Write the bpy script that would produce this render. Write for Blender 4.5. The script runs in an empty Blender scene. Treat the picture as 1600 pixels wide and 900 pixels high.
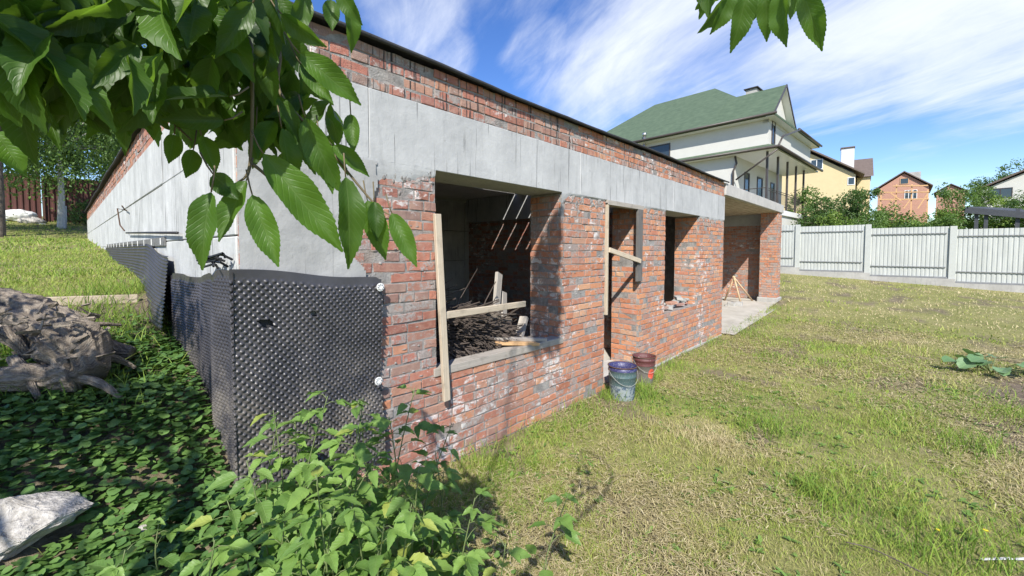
import bpy, bmesh, math, random
import numpy as np
from mathutils import Vector, Matrix
R = math.radians
random.seed(7); rng = np.random.default_rng(11)
S = bpy.context.scene
COL = S.collection

# ---------------------------------------------------------------- camera
PITCH, YAW, EYE, FPX = R(2.55), R(47.15), 1.75, 651.0
cam = bpy.data.cameras.new('camera'); co = bpy.data.objects.new('camera', cam); COL.objects.link(co)
cam.sensor_width = 36; cam.lens = FPX / 1600 * 36; cam.shift_y = -30 / 1600
cam.clip_start = .02; cam.clip_end = 3000
co.location = (0, 0, EYE); co.rotation_euler = (R(90) - PITCH, 0, -YAW)
S.camera = co
S.render.resolution_x = 1024; S.render.resolution_y = 576
# ---------------------------------------------------------------- sun and sky
SUN = Vector((1, .8, -1.18)).normalized()            # direction light travels
w = bpy.data.worlds.new('World'); S.world = w; w.use_nodes = True
sun = bpy.data.lights.new('sun', 'SUN'); sun.energy = 4.5; sun.angle = R(.5); sun.color = (1, .955, .88)
so = bpy.data.objects.new('sun', sun); COL.objects.link(so); so.rotation_euler = SUN.to_track_quat('-Z', 'Y').to_euler()
so.location = (-20, -20, 30)
S.view_settings.view_transform = 'Standard'; S.view_settings.look = 'None'
S.view_settings.exposure = 0.72; S.view_settings.gamma = 1
SKY_STRENGTH = .15

fh = np.array([math.sin(YAW), math.cos(YAW), 0]); rt = np.array([math.cos(YAW), -math.sin(YAW), 0]); zz = np.array([0, 0, 1.])
FW = math.cos(PITCH) * fh - math.sin(PITCH) * zz; UP = math.sin(PITCH) * fh + math.cos(PITCH) * zz
def ray(x, y): return rt * (x - 800) / FPX + UP * (420 - y) / FPX + FW
def P(x, y, fwd):                                     # photo measurement -> world point at a horizontal distance
    d = ray(x, y); return d * (fwd / (d @ fh)) + [0, 0, EYE]
def PD(x, y, dist):
    d = ray(x, y); return d / np.linalg.norm(d) * dist + [0, 0, EYE]

# ---------------------------------------------------------------- node helpers
class NT:
    def __init__(s, tree): s.t = tree; s.n = tree.nodes; s.l = tree.links
    def add(s, typ, ins=None, **kw):
        n = s.n.new(typ)
        for k, v in kw.items(): setattr(n, k, v)
        for k, v in (ins or {}).items(): s.set(n.inputs[k], v)
        return n
    def set(s, sock, v):
        if isinstance(v, bpy.types.NodeSocket): s.l.new(v, sock)
        elif isinstance(v, (tuple, list)) and len(v) == 3 and sock.type == 'RGBA': sock.default_value = (*v, 1)
        else: sock.default_value = v
    def m(s, op, a, b=0., c=None, clamp=False):
        n = s.n.new('ShaderNodeMath'); n.operation = op; n.use_clamp = clamp
        s.set(n.inputs[0], a); s.set(n.inputs[1], b)
        if c is not None: s.set(n.inputs[2], c)
        return n.outputs[0]
    def mix(s, fac, a, b, blend='MIX'):
        n = s.n.new('ShaderNodeMix'); n.data_type = 'RGBA'; n.blend_type = blend
        s.set(n.inputs[0], fac); s.set(n.inputs[6], a); s.set(n.inputs[7], b); return n.outputs[2]
    def ramp(s, fac, pts, interp='LINEAR'):
        n = s.n.new('ShaderNodeValToRGB'); n.color_ramp.interpolation = interp
        e = n.color_ramp.elements
        while len(e) < len(pts): e.new(.5)
        for i, (p, c) in enumerate(pts):
            e[i].position = p; e[i].color = (*c, 1) if isinstance(c, tuple) else (c, c, c, 1)
        s.set(n.inputs[0], fac); return n.outputs[0]
    def step(s, v, a, b):
        n = s.n.new('ShaderNodeMapRange'); n.interpolation_type = 'SMOOTHSTEP'
        s.set(n.inputs[0], v); n.inputs[1].default_value = a; n.inputs[2].default_value = b; return n.outputs[0]
    def coord(s, kind='Object'): return s.add('ShaderNodeTexCoord').outputs[kind]
    def map(s, v, scale=(1, 1, 1), rot=(0, 0, 0), loc=(0, 0, 0)):
        return s.add('ShaderNodeMapping', {'Vector': v, 'Scale': scale, 'Rotation': rot, 'Location': loc}).outputs[0]
    def noise(s, v, scale, detail=4, rough=.6, dist=0.):
        return s.add('ShaderNodeTexNoise', {'Vector': v, 'Scale': scale, 'Detail': detail, 'Roughness': rough, 'Distortion': dist}).outputs[0]
    def attr(s, name): return s.add('ShaderNodeAttribute', attribute_name=name).outputs['Fac']
    def bump(s, h, strength=.5, dist=.01, nrm=None):
        n = s.add('ShaderNodeBump', {'Height': h, 'Strength': strength, 'Distance': dist})
        if nrm is not None: s.l.new(nrm, n.inputs['Normal'])
        return n.outputs[0]

def material(name, fn):
    m = bpy.data.materials.new(name); m.use_nodes = True; t = NT(m.node_tree)
    b = t.n['Principled BSDF']; r = fn(t, b)
    return m
def plain(name, col, rough=.7, metal=0., var=.25, scale=6., bump=.2, spec=.4):
    def f(t, b):
        c = t.coord(); n = t.noise(c, scale, 5, .65); n2 = t.noise(c, scale * 9, 3, .6)
        k = t.m('ADD', t.m('MULTIPLY', n, .7), t.m('MULTIPLY', n2, .3))
        lo = tuple(x * (1 - var) for x in col); hi = tuple(min(1, x * (1 + var)) for x in col)
        t.set(b.inputs['Base Color'], t.ramp(k, [(.3, lo), (.7, hi)]))
        b.inputs['Roughness'].default_value = rough; b.inputs['Metallic'].default_value = metal
        b.inputs['Specular IOR Level'].default_value = spec
        t.set(b.inputs['Normal'], t.bump(n2, bump, .005))
    return material(name, f)

def sky_world():
    t = NT(w.node_tree); bg = t.n['Background']
    sky = t.add('ShaderNodeTexSky', sky_type='NISHITA', sun_disc=False)
    elev = math.asin(-SUN.z); sky.sun_elevation = elev
    sky.sun_rotation = math.atan2(-SUN.x, -SUN.y)
    sky.altitude = 300; sky.air_density = 1.0; sky.dust_density = .25; sky.ozone_density = 2.6
    d = t.coord('Generated')
    sep = t.add('ShaderNodeSeparateXYZ', {0: d})
    zc = t.m('MAXIMUM', t.m('ADD', sep.outputs[2], .12), .05)
    pl = t.add('ShaderNodeCombineXYZ', {0: t.m('DIVIDE', sep.outputs[0], zc), 1: t.m('DIVIDE', sep.outputs[1], zc), 2: 0.}).outputs[0]
    # wispy streaks drawn out along one wind direction
    rotd = t.map(pl, rot=(0, 0, R(-62)))
    n1 = t.noise(t.map(rotd, scale=(.42, .9, 1)), 1.2, 8, .60, .8)
    n2 = t.noise(t.map(rotd, scale=(.8, 3.0, 1)), 2.4, 9, .68, .9)
    cl = t.m('ADD', t.m('MULTIPLY', n1, .82), t.m('MULTIPLY', n2, .18))
    mask = None
    for (px, py, wd, a) in [(1330, 0, .19, 1.05), (1080, 50, .19, .95), (1230, 30, .18, .95), (1560, -40, .19, 1.05), (960, 125, .14, .95), (850, 100, .09, .75), (640, 10, .11, .85), (690, 80, .07, .7), (1420, 262, .05, .42), (1120, 130, .07, .5),
                            (-900, 0, .5, .7), (800, -700, .5, .6)]:
        v = ray(px, py) if px > 0 else -fh + .5 * zz; v = v / np.linalg.norm(v)
        dt = t.add('ShaderNodeVectorMath', {0: d, 1: tuple(v)}, operation='DOT_PRODUCT').outputs['Value']
        g = t.m('MULTIPLY', t.step(dt, math.cos(wd * 1.5), math.cos(wd * .2)), a)
        mask = g if mask is None else t.m('MAXIMUM', mask, g)
    th = t.m('SUBTRACT', t.m('ADD', cl, t.m('MULTIPLY', mask, .34)), .655)
    fac = t.step(th, -.07, .30)
    fac = t.m('MULTIPLY', fac, .93)
    hue = t.add('ShaderNodeHueSaturation', {'Hue': .514, 'Saturation': 1.25, 'Value': .84, 'Color': sky.outputs[0]}).outputs[0]
    c = t.mix(fac, hue, (4.2, 4.45, 4.95))
    t.set(bg.inputs[0], c); bg.inputs[1].default_value = SKY_STRENGTH
sky_world()

# ---------------------------------------------------------------- object helpers
ORG = {}
def tag(o, label=None, cat=None, group=None, kind=None):
    if label: o['label'] = label
    if cat: o['category'] = cat
    if group: o['group'] = group
    if kind: o['kind'] = kind
    return o
def thing(name, label, cat, loc=(0, 0, 0), rz=0, group=None):
    o = bpy.data.objects.new(name, None); COL.objects.link(o); o.location = tuple(loc); o.rotation_euler = (0, 0, rz)
    o.empty_display_size = .2
    ORG[o.name] = np.array(loc, float) if rz == 0 else np.zeros(3)
    return tag(o, label, cat, group)
def link(name, me, mat, parent=None, org=None):
    o = bpy.data.objects.new(name, me); COL.objects.link(o)
    if mat: me.materials.append(mat)
    if parent is not None: o.parent = parent; ORG[o.name] = ORG[parent.name]
    else:
        ORG[o.name] = np.zeros(3) if org is None else np.array(org, float)
        if org is not None: o.location = tuple(org)
    return o
def np_mesh(name, V, Fs, mat, parent=None, org=None, attrs=None, uv=None, smooth=False):
    V = np.asarray(V, float)
    base = ORG[parent.name] if parent is not None else (np.array(org, float) if org is not None else np.zeros(3))
    V = V - base
    me = bpy.data.meshes.new(name)
    Fs = [np.asarray(f, np.int32) for f in (Fs if isinstance(Fs, list) else [Fs]) if len(f)]
    loops = np.concatenate([f.ravel() for f in Fs]); tot = np.concatenate([np.full(len(f), f.shape[1], np.int32) for f in Fs])
    st = np.concatenate([[0], np.cumsum(tot)[:-1]]).astype(np.int32)
    me.vertices.add(len(V)); me.vertices.foreach_set('co', V.ravel().astype(np.float32))
    me.loops.add(len(loops)); me.loops.foreach_set('vertex_index', loops)
    me.polygons.add(len(st)); me.polygons.foreach_set('loop_start', st)
    me.update(calc_edges=True); me.validate()
    for k, a in (attrs or {}).items():
        at = me.attributes.new(k, 'FLOAT', 'POINT'); at.data.foreach_set('value', np.asarray(a, np.float32))
    if uv is not None:
        ul = me.uv_layers.new(name='UVMap'); ul.data.foreach_set('uv', np.asarray(uv, np.float32)[loops].ravel())
    me.polygons.foreach_set('use_smooth', np.full(len(st), bool(smooth)))
    return link(name, me, mat, parent, org)

class MB:                                             # collects boxes, bars, tubes into one mesh, with uv in metres along the length
    def __init__(s): s.V = []; s.Q = []; s.T = []; s.uv = []; s.n = 0; s.r = []
    def push(s, V, Q=(), T=(), uv=None, r=None):
        V = np.asarray(V, float); s.V.append(V)
        if len(Q): s.Q.append(np.asarray(Q, int) + s.n)
        if len(T): s.T.append(np.asarray(T, int) + s.n)
        s.uv.append(np.zeros((len(V), 2)) if uv is None else np.asarray(uv, float))
        s.r.append(np.full(len(V), random.random() if r is None else r)); s.n += len(V)
    def frame_box(s, c, ax, ay, az, bev=0.0, jit=0.0):   # half-extent vectors
        c, ax, ay, az = [np.asarray(q, float) for q in (c, ax, ay, az)]
        L = [np.linalg.norm(q) for q in (ax, ay, az)]; b = min(bev, min(L) * .45)
        V = []; uv = []
        ou = random.random() * 7
        for sx in (-1, 1):
            for sy in (-1, 1):
                for sz in (-1, 1):
                    for k in range(3):
                        f = [1 - b / L[0], 1 - b / L[1], 1 - b / L[2]]; f[k] = 1
                        p = c + ax * sx * f[0] + ay * sy * f[1] + az * sz * f[2]
                        if jit: p = p + np.array([random.uniform(-jit, jit) for _ in range(3)])
                        V.append(p)
                        i = int(np.argmax(L)); loc = [sx * L[0], sy * L[1], sz * L[2]]
                        o = [q for q in range(3) if q != i]
                        uv.append((loc[i] + ou, loc[o[0]] + loc[o[1]] + ou))
        def I(sx, sy, sz, k): return ((sx * 2 + sy) * 2 + sz) * 3 + k
        if b <= 0:
            Q = [[I(0,0,0,0), I(0,0,1,0), I(0,1,1,0), I(0,1,0,0)], [I(1,0,0,0), I(1,1,0,0), I(1,1,1,0), I(1,0,1,0)],
                 [I(0,0,0,0), I(1,0,0,0), I(1,0,1,0), I(0,0,1,0)], [I(0,1,0,0), I(0,1,1,0), I(1,1,1,0), I(1,1,0,0)],
                 [I(0,0,0,0), I(0,1,0,0), I(1,1,0,0), I(1,0,0,0)], [I(0,0,1,0), I(1,0,1,0), I(1,1,1,0), I(0,1,1,0)]]
            s.push(V, Q, uv=uv); return
        Q = [[I(0,0,0,0), I(0,0,1,0), I(0,1,1,0), I(0,1,0,0)], [I(1,0,0,0), I(1,1,0,0), I(1,1,1,0), I(1,0,1,0)],
             [I(0,0,0,1), I(1,0,0,1), I(1,0,1,1), I(0,0,1,1)], [I(0,1,0,1), I(0,1,1,1), I(1,1,1,1), I(1,1,0,1)],
             [I(0,0,0,2), I(0,1,0,2), I(1,1,0,2), I(1,0,0,2)], [I(0,0,1,2), I(1,0,1,2), I(1,1,1,2), I(0,1,1,2)]]
        for a in (0, 1):
            for d in (0, 1):
                Q.append([I(a,d,0,0), I(a,d,1,0), I(a,d,1,1), I(a,d,0,1)])
                Q.append([I(a,0,d,0), I(a,1,d,0), I(a,1,d,2), I(a,0,d,2)])
                Q.append([I(0,a,d,1), I(1,a,d,1), I(1,a,d,2), I(0,a,d,2)])
        T = [[I(a,c2,d,0), I(a,c2,d,1), I(a,c2,d,2)] for a in (0,1) for c2 in (0,1) for d in (0,1)]
        s.push(V, Q, T, uv=uv)
    def box(s, x0, x1, y0, y1, z0, z1, bev=0.0, jit=0.0):
        s.frame_box(((x0+x1)/2, (y0+y1)/2, (z0+z1)/2), ((x1-x0)/2, 0, 0), (0, (y1-y0)/2, 0), (0, 0, (z1-z0)/2), bev, jit); return s
    def bar(s, a, b, wd, th, up=(0, 0, 1), bev=.002, jit=0.0):
        a = np.asarray(a, float); b = np.asarray(b, float); d = b - a; L = np.linalg.norm(d); d /= L
        sd = np.cross(d, up); nn = np.linalg.norm(sd)
        sd = np.array([1., 0, 0]) if nn < 1e-4 else sd / nn
        u = np.cross(sd, d)
        s.frame_box((a + b) / 2, d * L / 2, sd * wd / 2, u * th / 2, bev, jit); return s
    def tube(s, pts, rad, n=8, cap=True):
        pts = [np.asarray(p, float) for p in pts]; m = len(pts)
        rad = [rad] * m if np.isscalar(rad) else rad
        V = []; uv = []; ref = np.array([.13, .22, .97]); L = 0
        for i, p in enumerate(pts):
            t = pts[min(i + 1, m - 1)] - pts[max(i - 1, 0)]; t = t / (np.linalg.norm(t) + 1e-9)
            if i: L += np.linalg.norm(p - pts[i - 1])
            if abs(t @ ref) > .95: ref = np.array([.97, .1, .2])
            a = np.cross(t, ref); a /= np.linalg.norm(a); b = np.cross(t, a); ref = np.cross(a, t) if False else ref
            for k in range(n):
                q = 2 * math.pi * k / n; V.append(p + (a * math.cos(q) + b * math.sin(q)) * rad[i]); uv.append((L, q * rad[i]))
        Q = [[i*n+k, i*n+(k+1) % n, (i+1)*n+(k+1) % n, (i+1)*n+k] for i in range(m-1) for k in range(n)]
        T = []
        if cap:
            V += [pts[0], pts[-1]]; uv += [(0, 0), (L, 0)]; c0 = m*n
            T = [[c0, (k+1) % n, k] for k in range(n)] + [[c0+1, (m-1)*n+k, (m-1)*n+(k+1) % n] for k in range(n)]
        s.push(V, Q, T, uv=uv); return s
    def prism(s, poly, d):                            # poly: 3D points in a plane, extruded by vector d
        poly = np.asarray(poly, float); d = np.asarray(d, float); n = len(poly)
        V = np.concatenate([poly, poly + d]); s.push(V, [[i, (i+1) % n, n+(i+1) % n, n+i] for i in range(n)],
            [[0, i+1, i] for i in range(1, n-1)] + [[n, n+i, n+i+1] for i in range(1, n-1)], uv=np.stack([V[:, 0] + V[:, 1], V[:, 2]], 1)); return s
    def quad(s, a, b, c, d):
        s.push([a, b, c, d], [[0, 1, 2, 3]], uv=[(0, 0), (1, 0), (1, 1), (0, 1)]); return s
    def build(s, name, mat, parent=None, org=None, smooth=False):
        Fs = []
        if s.Q: Fs.append(np.concatenate(s.Q))
        if s.T: Fs.append(np.concatenate(s.T))
        return np_mesh(name, np.concatenate(s.V), Fs, mat, parent, org, {'rnd': np.concatenate(s.r)}, np.concatenate(s.uv), smooth)

# numpy value noise
def vnoise(x, y, seed=0):
    x = np.asarray(x, float); y = np.asarray(y, float)
    xi = np.floor(x).astype(np.int64); yi = np.floor(y).astype(np.int64); fx = x - xi; fy = y - yi
    fx = fx * fx * (3 - 2 * fx); fy = fy * fy * (3 - 2 * fy)
    def h(a, b):
        v = (a * 374761393 + b * 668265263 + seed * 974634777) & 0x7fffffff
        v = ((v ^ (v >> 13)) * 1274126177) & 0x7fffffff
        return ((v ^ (v >> 16)) & 0xffff) / 65535.
    return (h(xi, yi) * (1-fx) + h(xi+1, yi) * fx) * (1-fy) + (h(xi, yi+1) * (1-fx) + h(xi+1, yi+1) * fx) * fy
def fbm(x, y, sc, o=4, seed=0):
    r = 0; a = .5; t = 0
    for i in range(o): r = r + a * vnoise(np.asarray(x) * sc * 2**i, np.asarray(y) * sc * 2**i, seed + i * 17); t += a; a *= .55
    return r / t
def sstep(v, a, b):
    t = np.clip((v - a) / (b - a), 0, 1); return t * t * (3 - 2 * t)

# ---------------------------------------------------------------- materials
def brick_mat(name, drip_z=None, tone=0.):
    def f(t, b):
        c = t.coord(); r = t.attr('rnd'); g = t.attr('tone'); r2 = t.attr('rnd2')
        plum = t.ramp(r, [(0, (.22, .085, .065)), (.25, (.32, .135, .11)), (.45, (.39, .145, .105)), (.62, (.30, .15, .12)), (.74, (.20, .155, .14)), (.88, (.40, .22, .16)), (1, (.50, .19, .09))])
        org = t.ramp(r, [(0, (.44, .16, .075)), (.3, (.54, .21, .095)), (.55, (.60, .27, .13)), (.75, (.50, .19, .11)), (.9, (.33, .2, .16)), (1, (.64, .36, .2))])
        col = t.mix(g, plum, org)
        big = t.noise(c, 3.1, 5, .6); fine = t.noise(c, 55, 4, .7); med = t.noise(c, 16, 4, .65)
        col = t.mix(t.m('MULTIPLY', t.step(fine, .45, .75), .35), col, t.mix(.5, col, (.08, .05, .045)))
        col = t.mix(t.m('MULTIPLY', t.step(med, .4, .7), .28), col, (.52, .36, .27))
        # mortar smeared over the face, whole bricks greyed by it in patches
        sm = t.m('ADD', t.m('ADD', t.m('MULTIPLY', med, .62), t.m('MULTIPLY', big, .55)), t.m('MULTIPLY', r2, .26))
        sm = t.m('ADD', sm, t.m('MULTIPLY', t.m('SUBTRACT', fine, .5), .3))
        grey = t.step(sm, .725, .85)
        col = t.mix(t.m('MULTIPLY', grey, t.m('SUBTRACT', .9, t.m('MULTIPLY', g, .25))), col, t.ramp(fine, [(.3, (.2, .19, .18)), (.7, (.40, .38, .36))]))
        col = t.mix(.06, col, (.38, .31, .28))
        # white lime bloom
        wn = t.noise(t.map(c, scale=(1, 1, 1.6)), 7.5, 6, .72, .4); wb = t.noise(c, 1.15, 3, .5)
        wh = t.step(t.m('ADD', wn, t.m('MULTIPLY', wb, .55)), .855, .95)
        col = t.mix(t.m('MULTIPLY', wh, .8), col, (.66, .64, .62))
        # thin dark drips
        blk = t.noise(t.map(c, scale=(1, 1, 2.2), loc=(5, 2, 1)), 9, 5, .7)
        col = t.mix(t.m('MULTIPLY', t.step(blk, .60, .70), .55), col, (.07, .06, .058))
        st = t.noise(t.map(c, scale=(42, 42, 1.1)), 1.0, 3, .55)
        sepz = t.add('ShaderNodeSeparateXYZ', {0: c}).outputs[2]
        dz = t.m('ADD', t.m('MULTIPLY', t.step(sepz, 1.5, 2.4), .45), t.m('MULTIPLY', t.step(sepz, 2.5, 2.9), .75))
        dr = t.m('MULTIPLY', t.step(st, .56, .64), t.m('MULTIPLY', dz, .85))
        col = t.mix(dr, col, (.045, .04, .04))
        t.set(b.inputs['Base Color'], col); b.inputs['Roughness'].default_value = .88; b.inputs['Specular IOR Level'].default_value = .25
        zig = t.add('ShaderNodeTexWave', {'Vector': c, 'Scale': 34., 'Distortion': 3.5, 'Detail': 2., 'Detail Scale': 2.}, bands_direction='DIAGONAL').outputs[1]
        h = t.m('ADD', t.m('MULTIPLY', zig, .35), t.m('ADD', med, fine))
        t.set(b.inputs['Normal'], t.bump(h, .75, .006))
    return material(name, f)
M = {}
M['brick'] = brick_mat('old_brick', True)
def mortar(t, b):
    c = t.coord(); n = t.noise(c, 9, 6, .7); n2 = t.noise(c, 70, 4, .7); wb = t.noise(c, 1.4, 3)
    col = t.ramp(n, [(.25, (.12, .112, .105)), (.5, (.27, .255, .24)), (.75, (.45, .43, .40))])
    col = t.mix(t.step(wb, .5, .75), col, (.30, .21, .16))
    t.set(b.inputs['Base Color'], col); b.inputs['Roughness'].default_value = .95
    t.set(b.inputs['Normal'], t.bump(t.m('ADD', n, n2), .9, .012))
M['mortar'] = material('mortar', mortar)
def conc(name, lo, hi, streak, board=0., dripc=.8):
    def f(t, b):
        c = t.coord(); n = t.noise(c, 2.2, 7, .62, .2); n2 = t.noise(c, 60, 4, .7); n3 = t.noise(c, 11, 5, .65)
        k = t.m('ADD', t.m('MULTIPLY', n, .75), t.m('MULTIPLY', n3, .25))
        col = t.ramp(k, [(.32, lo), (.66, hi)])
        wide = t.noise(t.map(c, scale=(5, 5, .9)), 1., 6, .65, .5); thin = t.noise(t.map(c, scale=(46, 46, 1.3)), 1., 3, .5)
        thin2 = t.noise(t.map(c, scale=(15, 15, 1.2), loc=(3, 3, 3)), 1., 5, .65, .4)
        col = t.mix(t.m('MULTIPLY', t.step(wide, .5, .78), .32 * streak), col, (.16, .155, .15))
        col = t.mix(t.m('MULTIPLY', t.step(thin, .625, .70), dripc * streak), col, (.05, .05, .05))
        col = t.mix(t.m('MULTIPLY', t.step(thin2, .60, .74), .5 * streak), col, (.66, .66, .64))
        col = t.mix(t.m('MULTIPLY', t.step(n3, .62, .75), .35), col, (.2, .19, .17))
        t.set(b.inputs['Base Color'], col); b.inputs['Roughness'].default_value = .85; b.inputs['Specular IOR Level'].default_value = .3
        h = t.m('ADD', t.m('MULTIPLY', n2, .3), t.m('ADD', n3, t.m('MULTIPLY', thin2, .4)))
        if board:
            wv = t.add('ShaderNodeTexWave', {'Vector': t.map(c, scale=(1, 1, 0)), 'Scale': 2.2, 'Distortion': .4}, bands_direction='X', wave_profile='SAW').outputs[1]
            h = t.m('ADD', h, t.m('MULTIPLY', wv, board))
        t.set(b.inputs['Normal'], t.bump(h, .6, .008))
    return material(name, f)
M['band'] = conc('cast_concrete_band', (.34, .345, .345), (.49, .495, .49), .8, 0, .8)
M['sideconc'] = conc('streaked_concrete_side', (.36, .37, .365), (.58, .59, .58), 1.0)
M['render'] = conc('grey_render', (.28, .28, .275), (.43, .43, .42), .35)
M['slab'] = conc('slab_concrete', (.36, .35, .33), (.52, .5, .47), .3)
M['floorc'] = conc('floor_concrete', (.34, .315, .27), (.52, .49, .43), 0.)
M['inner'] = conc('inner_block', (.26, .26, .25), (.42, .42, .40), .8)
M['plinthc'] = conc('fence_plinth', (.30, .29, .27), (.44, .43, .40), .3)
def soffit(t, b):
    c = t.coord(); s = t.add('ShaderNodeSeparateXYZ', {0: c}).outputs[1]
    saw = t.m('FRACT', t.m('MULTIPLY', s, 5.5)); ln = t.step(saw, .0, .1); n = t.noise(t.map(c, scale=(1, 6, 1)), 3, 5)
    col = t.ramp(n, [(.3, (.28, .22, .15)), (.7, (.52, .45, .34))]); col = t.mix(ln, (.10, .08, .06), col)
    t.set(b.inputs['Base Color'], col); b.inputs['Roughness'].default_value = .9; t.set(b.inputs['Normal'], t.bump(t.m('ADD', ln, n), .5, .01))
M['soffit'] = material('board_marked_soffit', soffit)
def wood(name, lo, hi, dark=.2):
    def f(t, b):
        uv = t.coord('UV'); r = t.attr('rnd')
        u = t.map(uv, scale=(1.6, 45, 1)); n = t.noise(u, 1.5, 6, .65, .6); n2 = t.noise(t.map(uv, scale=(5, 160, 1)), 1., 3); blot = t.noise(t.coord(), 7, 4)
        k = t.m('ADD', t.m('MULTIPLY', n, .65), t.m('MULTIPLY', n2, .35))
        col = t.ramp(k, [(.3, lo), (.7, hi)])
        col = t.mix(t.m('MULTIPLY', t.step(blot, .5, .72), .45), col, tuple(x * .45 for x in lo))
        col = t.mix(t.m('MULTIPLY', t.m('SUBTRACT', r, .5), dark), col, (0.02, .018, .015))
        t.set(b.inputs['Base Color'], col); b.inputs['Roughness'].default_value = .82; b.inputs['Specular IOR Level'].default_value = .25
        t.set(b.inputs['Normal'], t.bump(k, .6, .004))
    return material(name, f)
M['wood_pale'] = wood('weathered_pale_wood', (.40, .33, .24), (.62, .53, .41))
M['wood_grey'] = wood('weathered_grey_wood', (.27, .245, .21), (.46, .42, .37))
M['wood_dark'] = wood('dark_grey_wood', (.09, .085, .08), (.19, .18, .17))
M['wood_orange'] = wood('fresh_scaffold_wood', (.50, .30, .14), (.68, .44, .24))
M['twig'] = wood('dry_twig', (.045, .036, .032), (.15, .12, .10), .6)
M['stick'] = wood('pale_stick', (.45, .32, .19), (.62, .46, .3))
M['felt'] = plain('roofing_felt', (.035, .035, .037), .8, 0, .4, 14, .5)
M['black'] = plain('black_steel', (.03, .03, .032), .45, .3)
M['rust'] = plain('rusty_steel', (.11, .065, .045), .8, .2, .5, 20)
M['darkmetal0'] = plain('dull_grey_strip', (.16, .16, .16), .6)
M['washer'] = plain('white_plastic', (.72, .72, .70), .5)
def memb(t, b):
    c = t.coord(); n = t.noise(c, 4, 5, .6); n2 = t.noise(c, 40, 3)
    dz = t.add('ShaderNodeSeparateXYZ', {0: c}).outputs[2]; du = t.m('MULTIPLY', t.step(t.m('ADD', n, t.m('MULTIPLY', n2, .3)), .55, .85), t.m('SUBTRACT', 1., t.step(dz, .4, 1.5)))
    t.set(b.inputs['Base Color'], t.mix(t.m('MULTIPLY', du, .75), t.ramp(n, [(.35, (.034, .032, .036)), (.62, (.056, .053, .059)), (.8, (.11, .10, .10))]), (.22, .19, .15)))
    t.set(b.inputs['Roughness'], t.ramp(n2, [(.3, .34), (.7, .52)])); b.inputs['Specular IOR Level'].default_value = .7
M['membrane'] = material('black_dimple_plastic', memb)

def leafmat(name, dark, light, back, trans=.35, rough=.42, vein=1., kv=9, yellow=.0):
    m = bpy.data.materials.new(name); m.use_nodes = True; t = NT(m.node_tree); b = t.n['Principled BSDF']; out = t.n['Material Output']
    r = t.attr('rnd'); uv = t.coord('UV'); sp = t.add('ShaderNodeSeparateXYZ', {0: uv})
    col = t.mix(r, dark, light)
    ax = t.m('MULTIPLY', t.m('ABSOLUTE', t.m('SUBTRACT', sp.outputs[0], .5)), 2.)
    ln = t.m('FRACT', t.m('MULTIPLY', t.m('SUBTRACT', sp.outputs[1], t.m('MULTIPLY', ax, .22)), float(kv)))
    side = t.m('SUBTRACT', 1., t.step(t.m('ABSOLUTE', t.m('SUBTRACT', ln, .5)), .02, .16))
    mid = t.m('SUBTRACT', 1., t.step(ax, .02, .07))
    v = t.m('MAXIMUM', t.m('MULTIPLY', side, .5), mid)
    n = t.noise(t.coord(), 45, 3)
    col = t.mix(t.m('MULTIPLY', v, .42 * vein), col, t.mix(.5, col, (.32, .42, .16)))
    col = t.mix(t.m('MULTIPLY', t.step(n, .55, .75), .2), col, dark)
    if yellow: col = t.mix(t.m('MULTIPLY', t.step(r, .93, .97), yellow), col, (.42, .40, .08))
    geo = t.add('ShaderNodeNewGeometry').outputs['Backfacing']
    col2 = t.mix(t.m('MULTIPLY', geo, .6), col, back)
    t.set(b.inputs['Base Color'], col2); b.inputs['Roughness'].default_value = rough; b.inputs['Specular IOR Level'].default_value = .42
    if vein: t.set(b.inputs['Normal'], t.bump(t.m('SUBTRACT', 1., v), .5 * vein, .002))
    tr = t.add('ShaderNodeBsdfTranslucent', {'Color': t.mix(.45, col, (.28, .48, .03))})
    mx = t.add('ShaderNodeMixShader', {0: trans}); t.l.new(b.outputs[0], mx.inputs[1]); t.l.new(tr.outputs[0], mx.inputs[2]); t.l.new(mx.outputs[0], out.inputs[0])
    return m
M['cherry'] = leafmat('cherry_leaf', (.022, .056, .010), (.11, .23, .026), (.11, .19, .05), .50, .43, .65, 12)
M['bushleaf'] = leafmat('bramble_leaf', (.10, .195, .04), (.23, .37, .08), (.24, .35, .14), .34, .48, 1.1, 8, .5)
M['ivyleaf'] = leafmat('ground_cover_leaf', (.06, .135, .034), (.16, .28, .07), (.15, .22, .08), .25, .42, .4, 5)
M['treeleaf'] = leafmat('tree_leaf', (.045, .10, .02), (.15, .25, .05), (.14, .22, .07), .35, .5, 0)
M['darkleaf'] = leafmat('dark_tree_leaf', (.03, .075, .02), (.085, .16, .035), (.09, .15, .05), .3, .5, 0)
M['limeleaf'] = leafmat('lime_tree_leaf', (.09, .17, .025), (.25, .36, .06), (.22, .3, .08), .38, .5, 0)
M['squash'] = leafmat('squash_leaf', (.11, .21, .09), (.19, .31, .15), (.2, .3, .15), .25, .5, 1., 6)
def grassmat(name, ramp):
    m = bpy.data.materials.new(name); m.use_nodes = True; t = NT(m.node_tree); b = t.n['Principled BSDF']; out = t.n['Material Output']
    r = t.attr('rnd'); col = t.ramp(r, ramp)
    t.set(b.inputs['Base Color'], col); b.inputs['Roughness'].default_value = .6; b.inputs['Specular IOR Level'].default_value = .25
    tr = t.add('ShaderNodeBsdfTranslucent', {'Color': col}); mx = t.add('ShaderNodeMixShader', {0: .3})
    t.l.new(b.outputs[0], mx.inputs[1]); t.l.new(tr.outputs[0], mx.inputs[2]); t.l.new(mx.outputs[0], out.inputs[0]); return m
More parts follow.
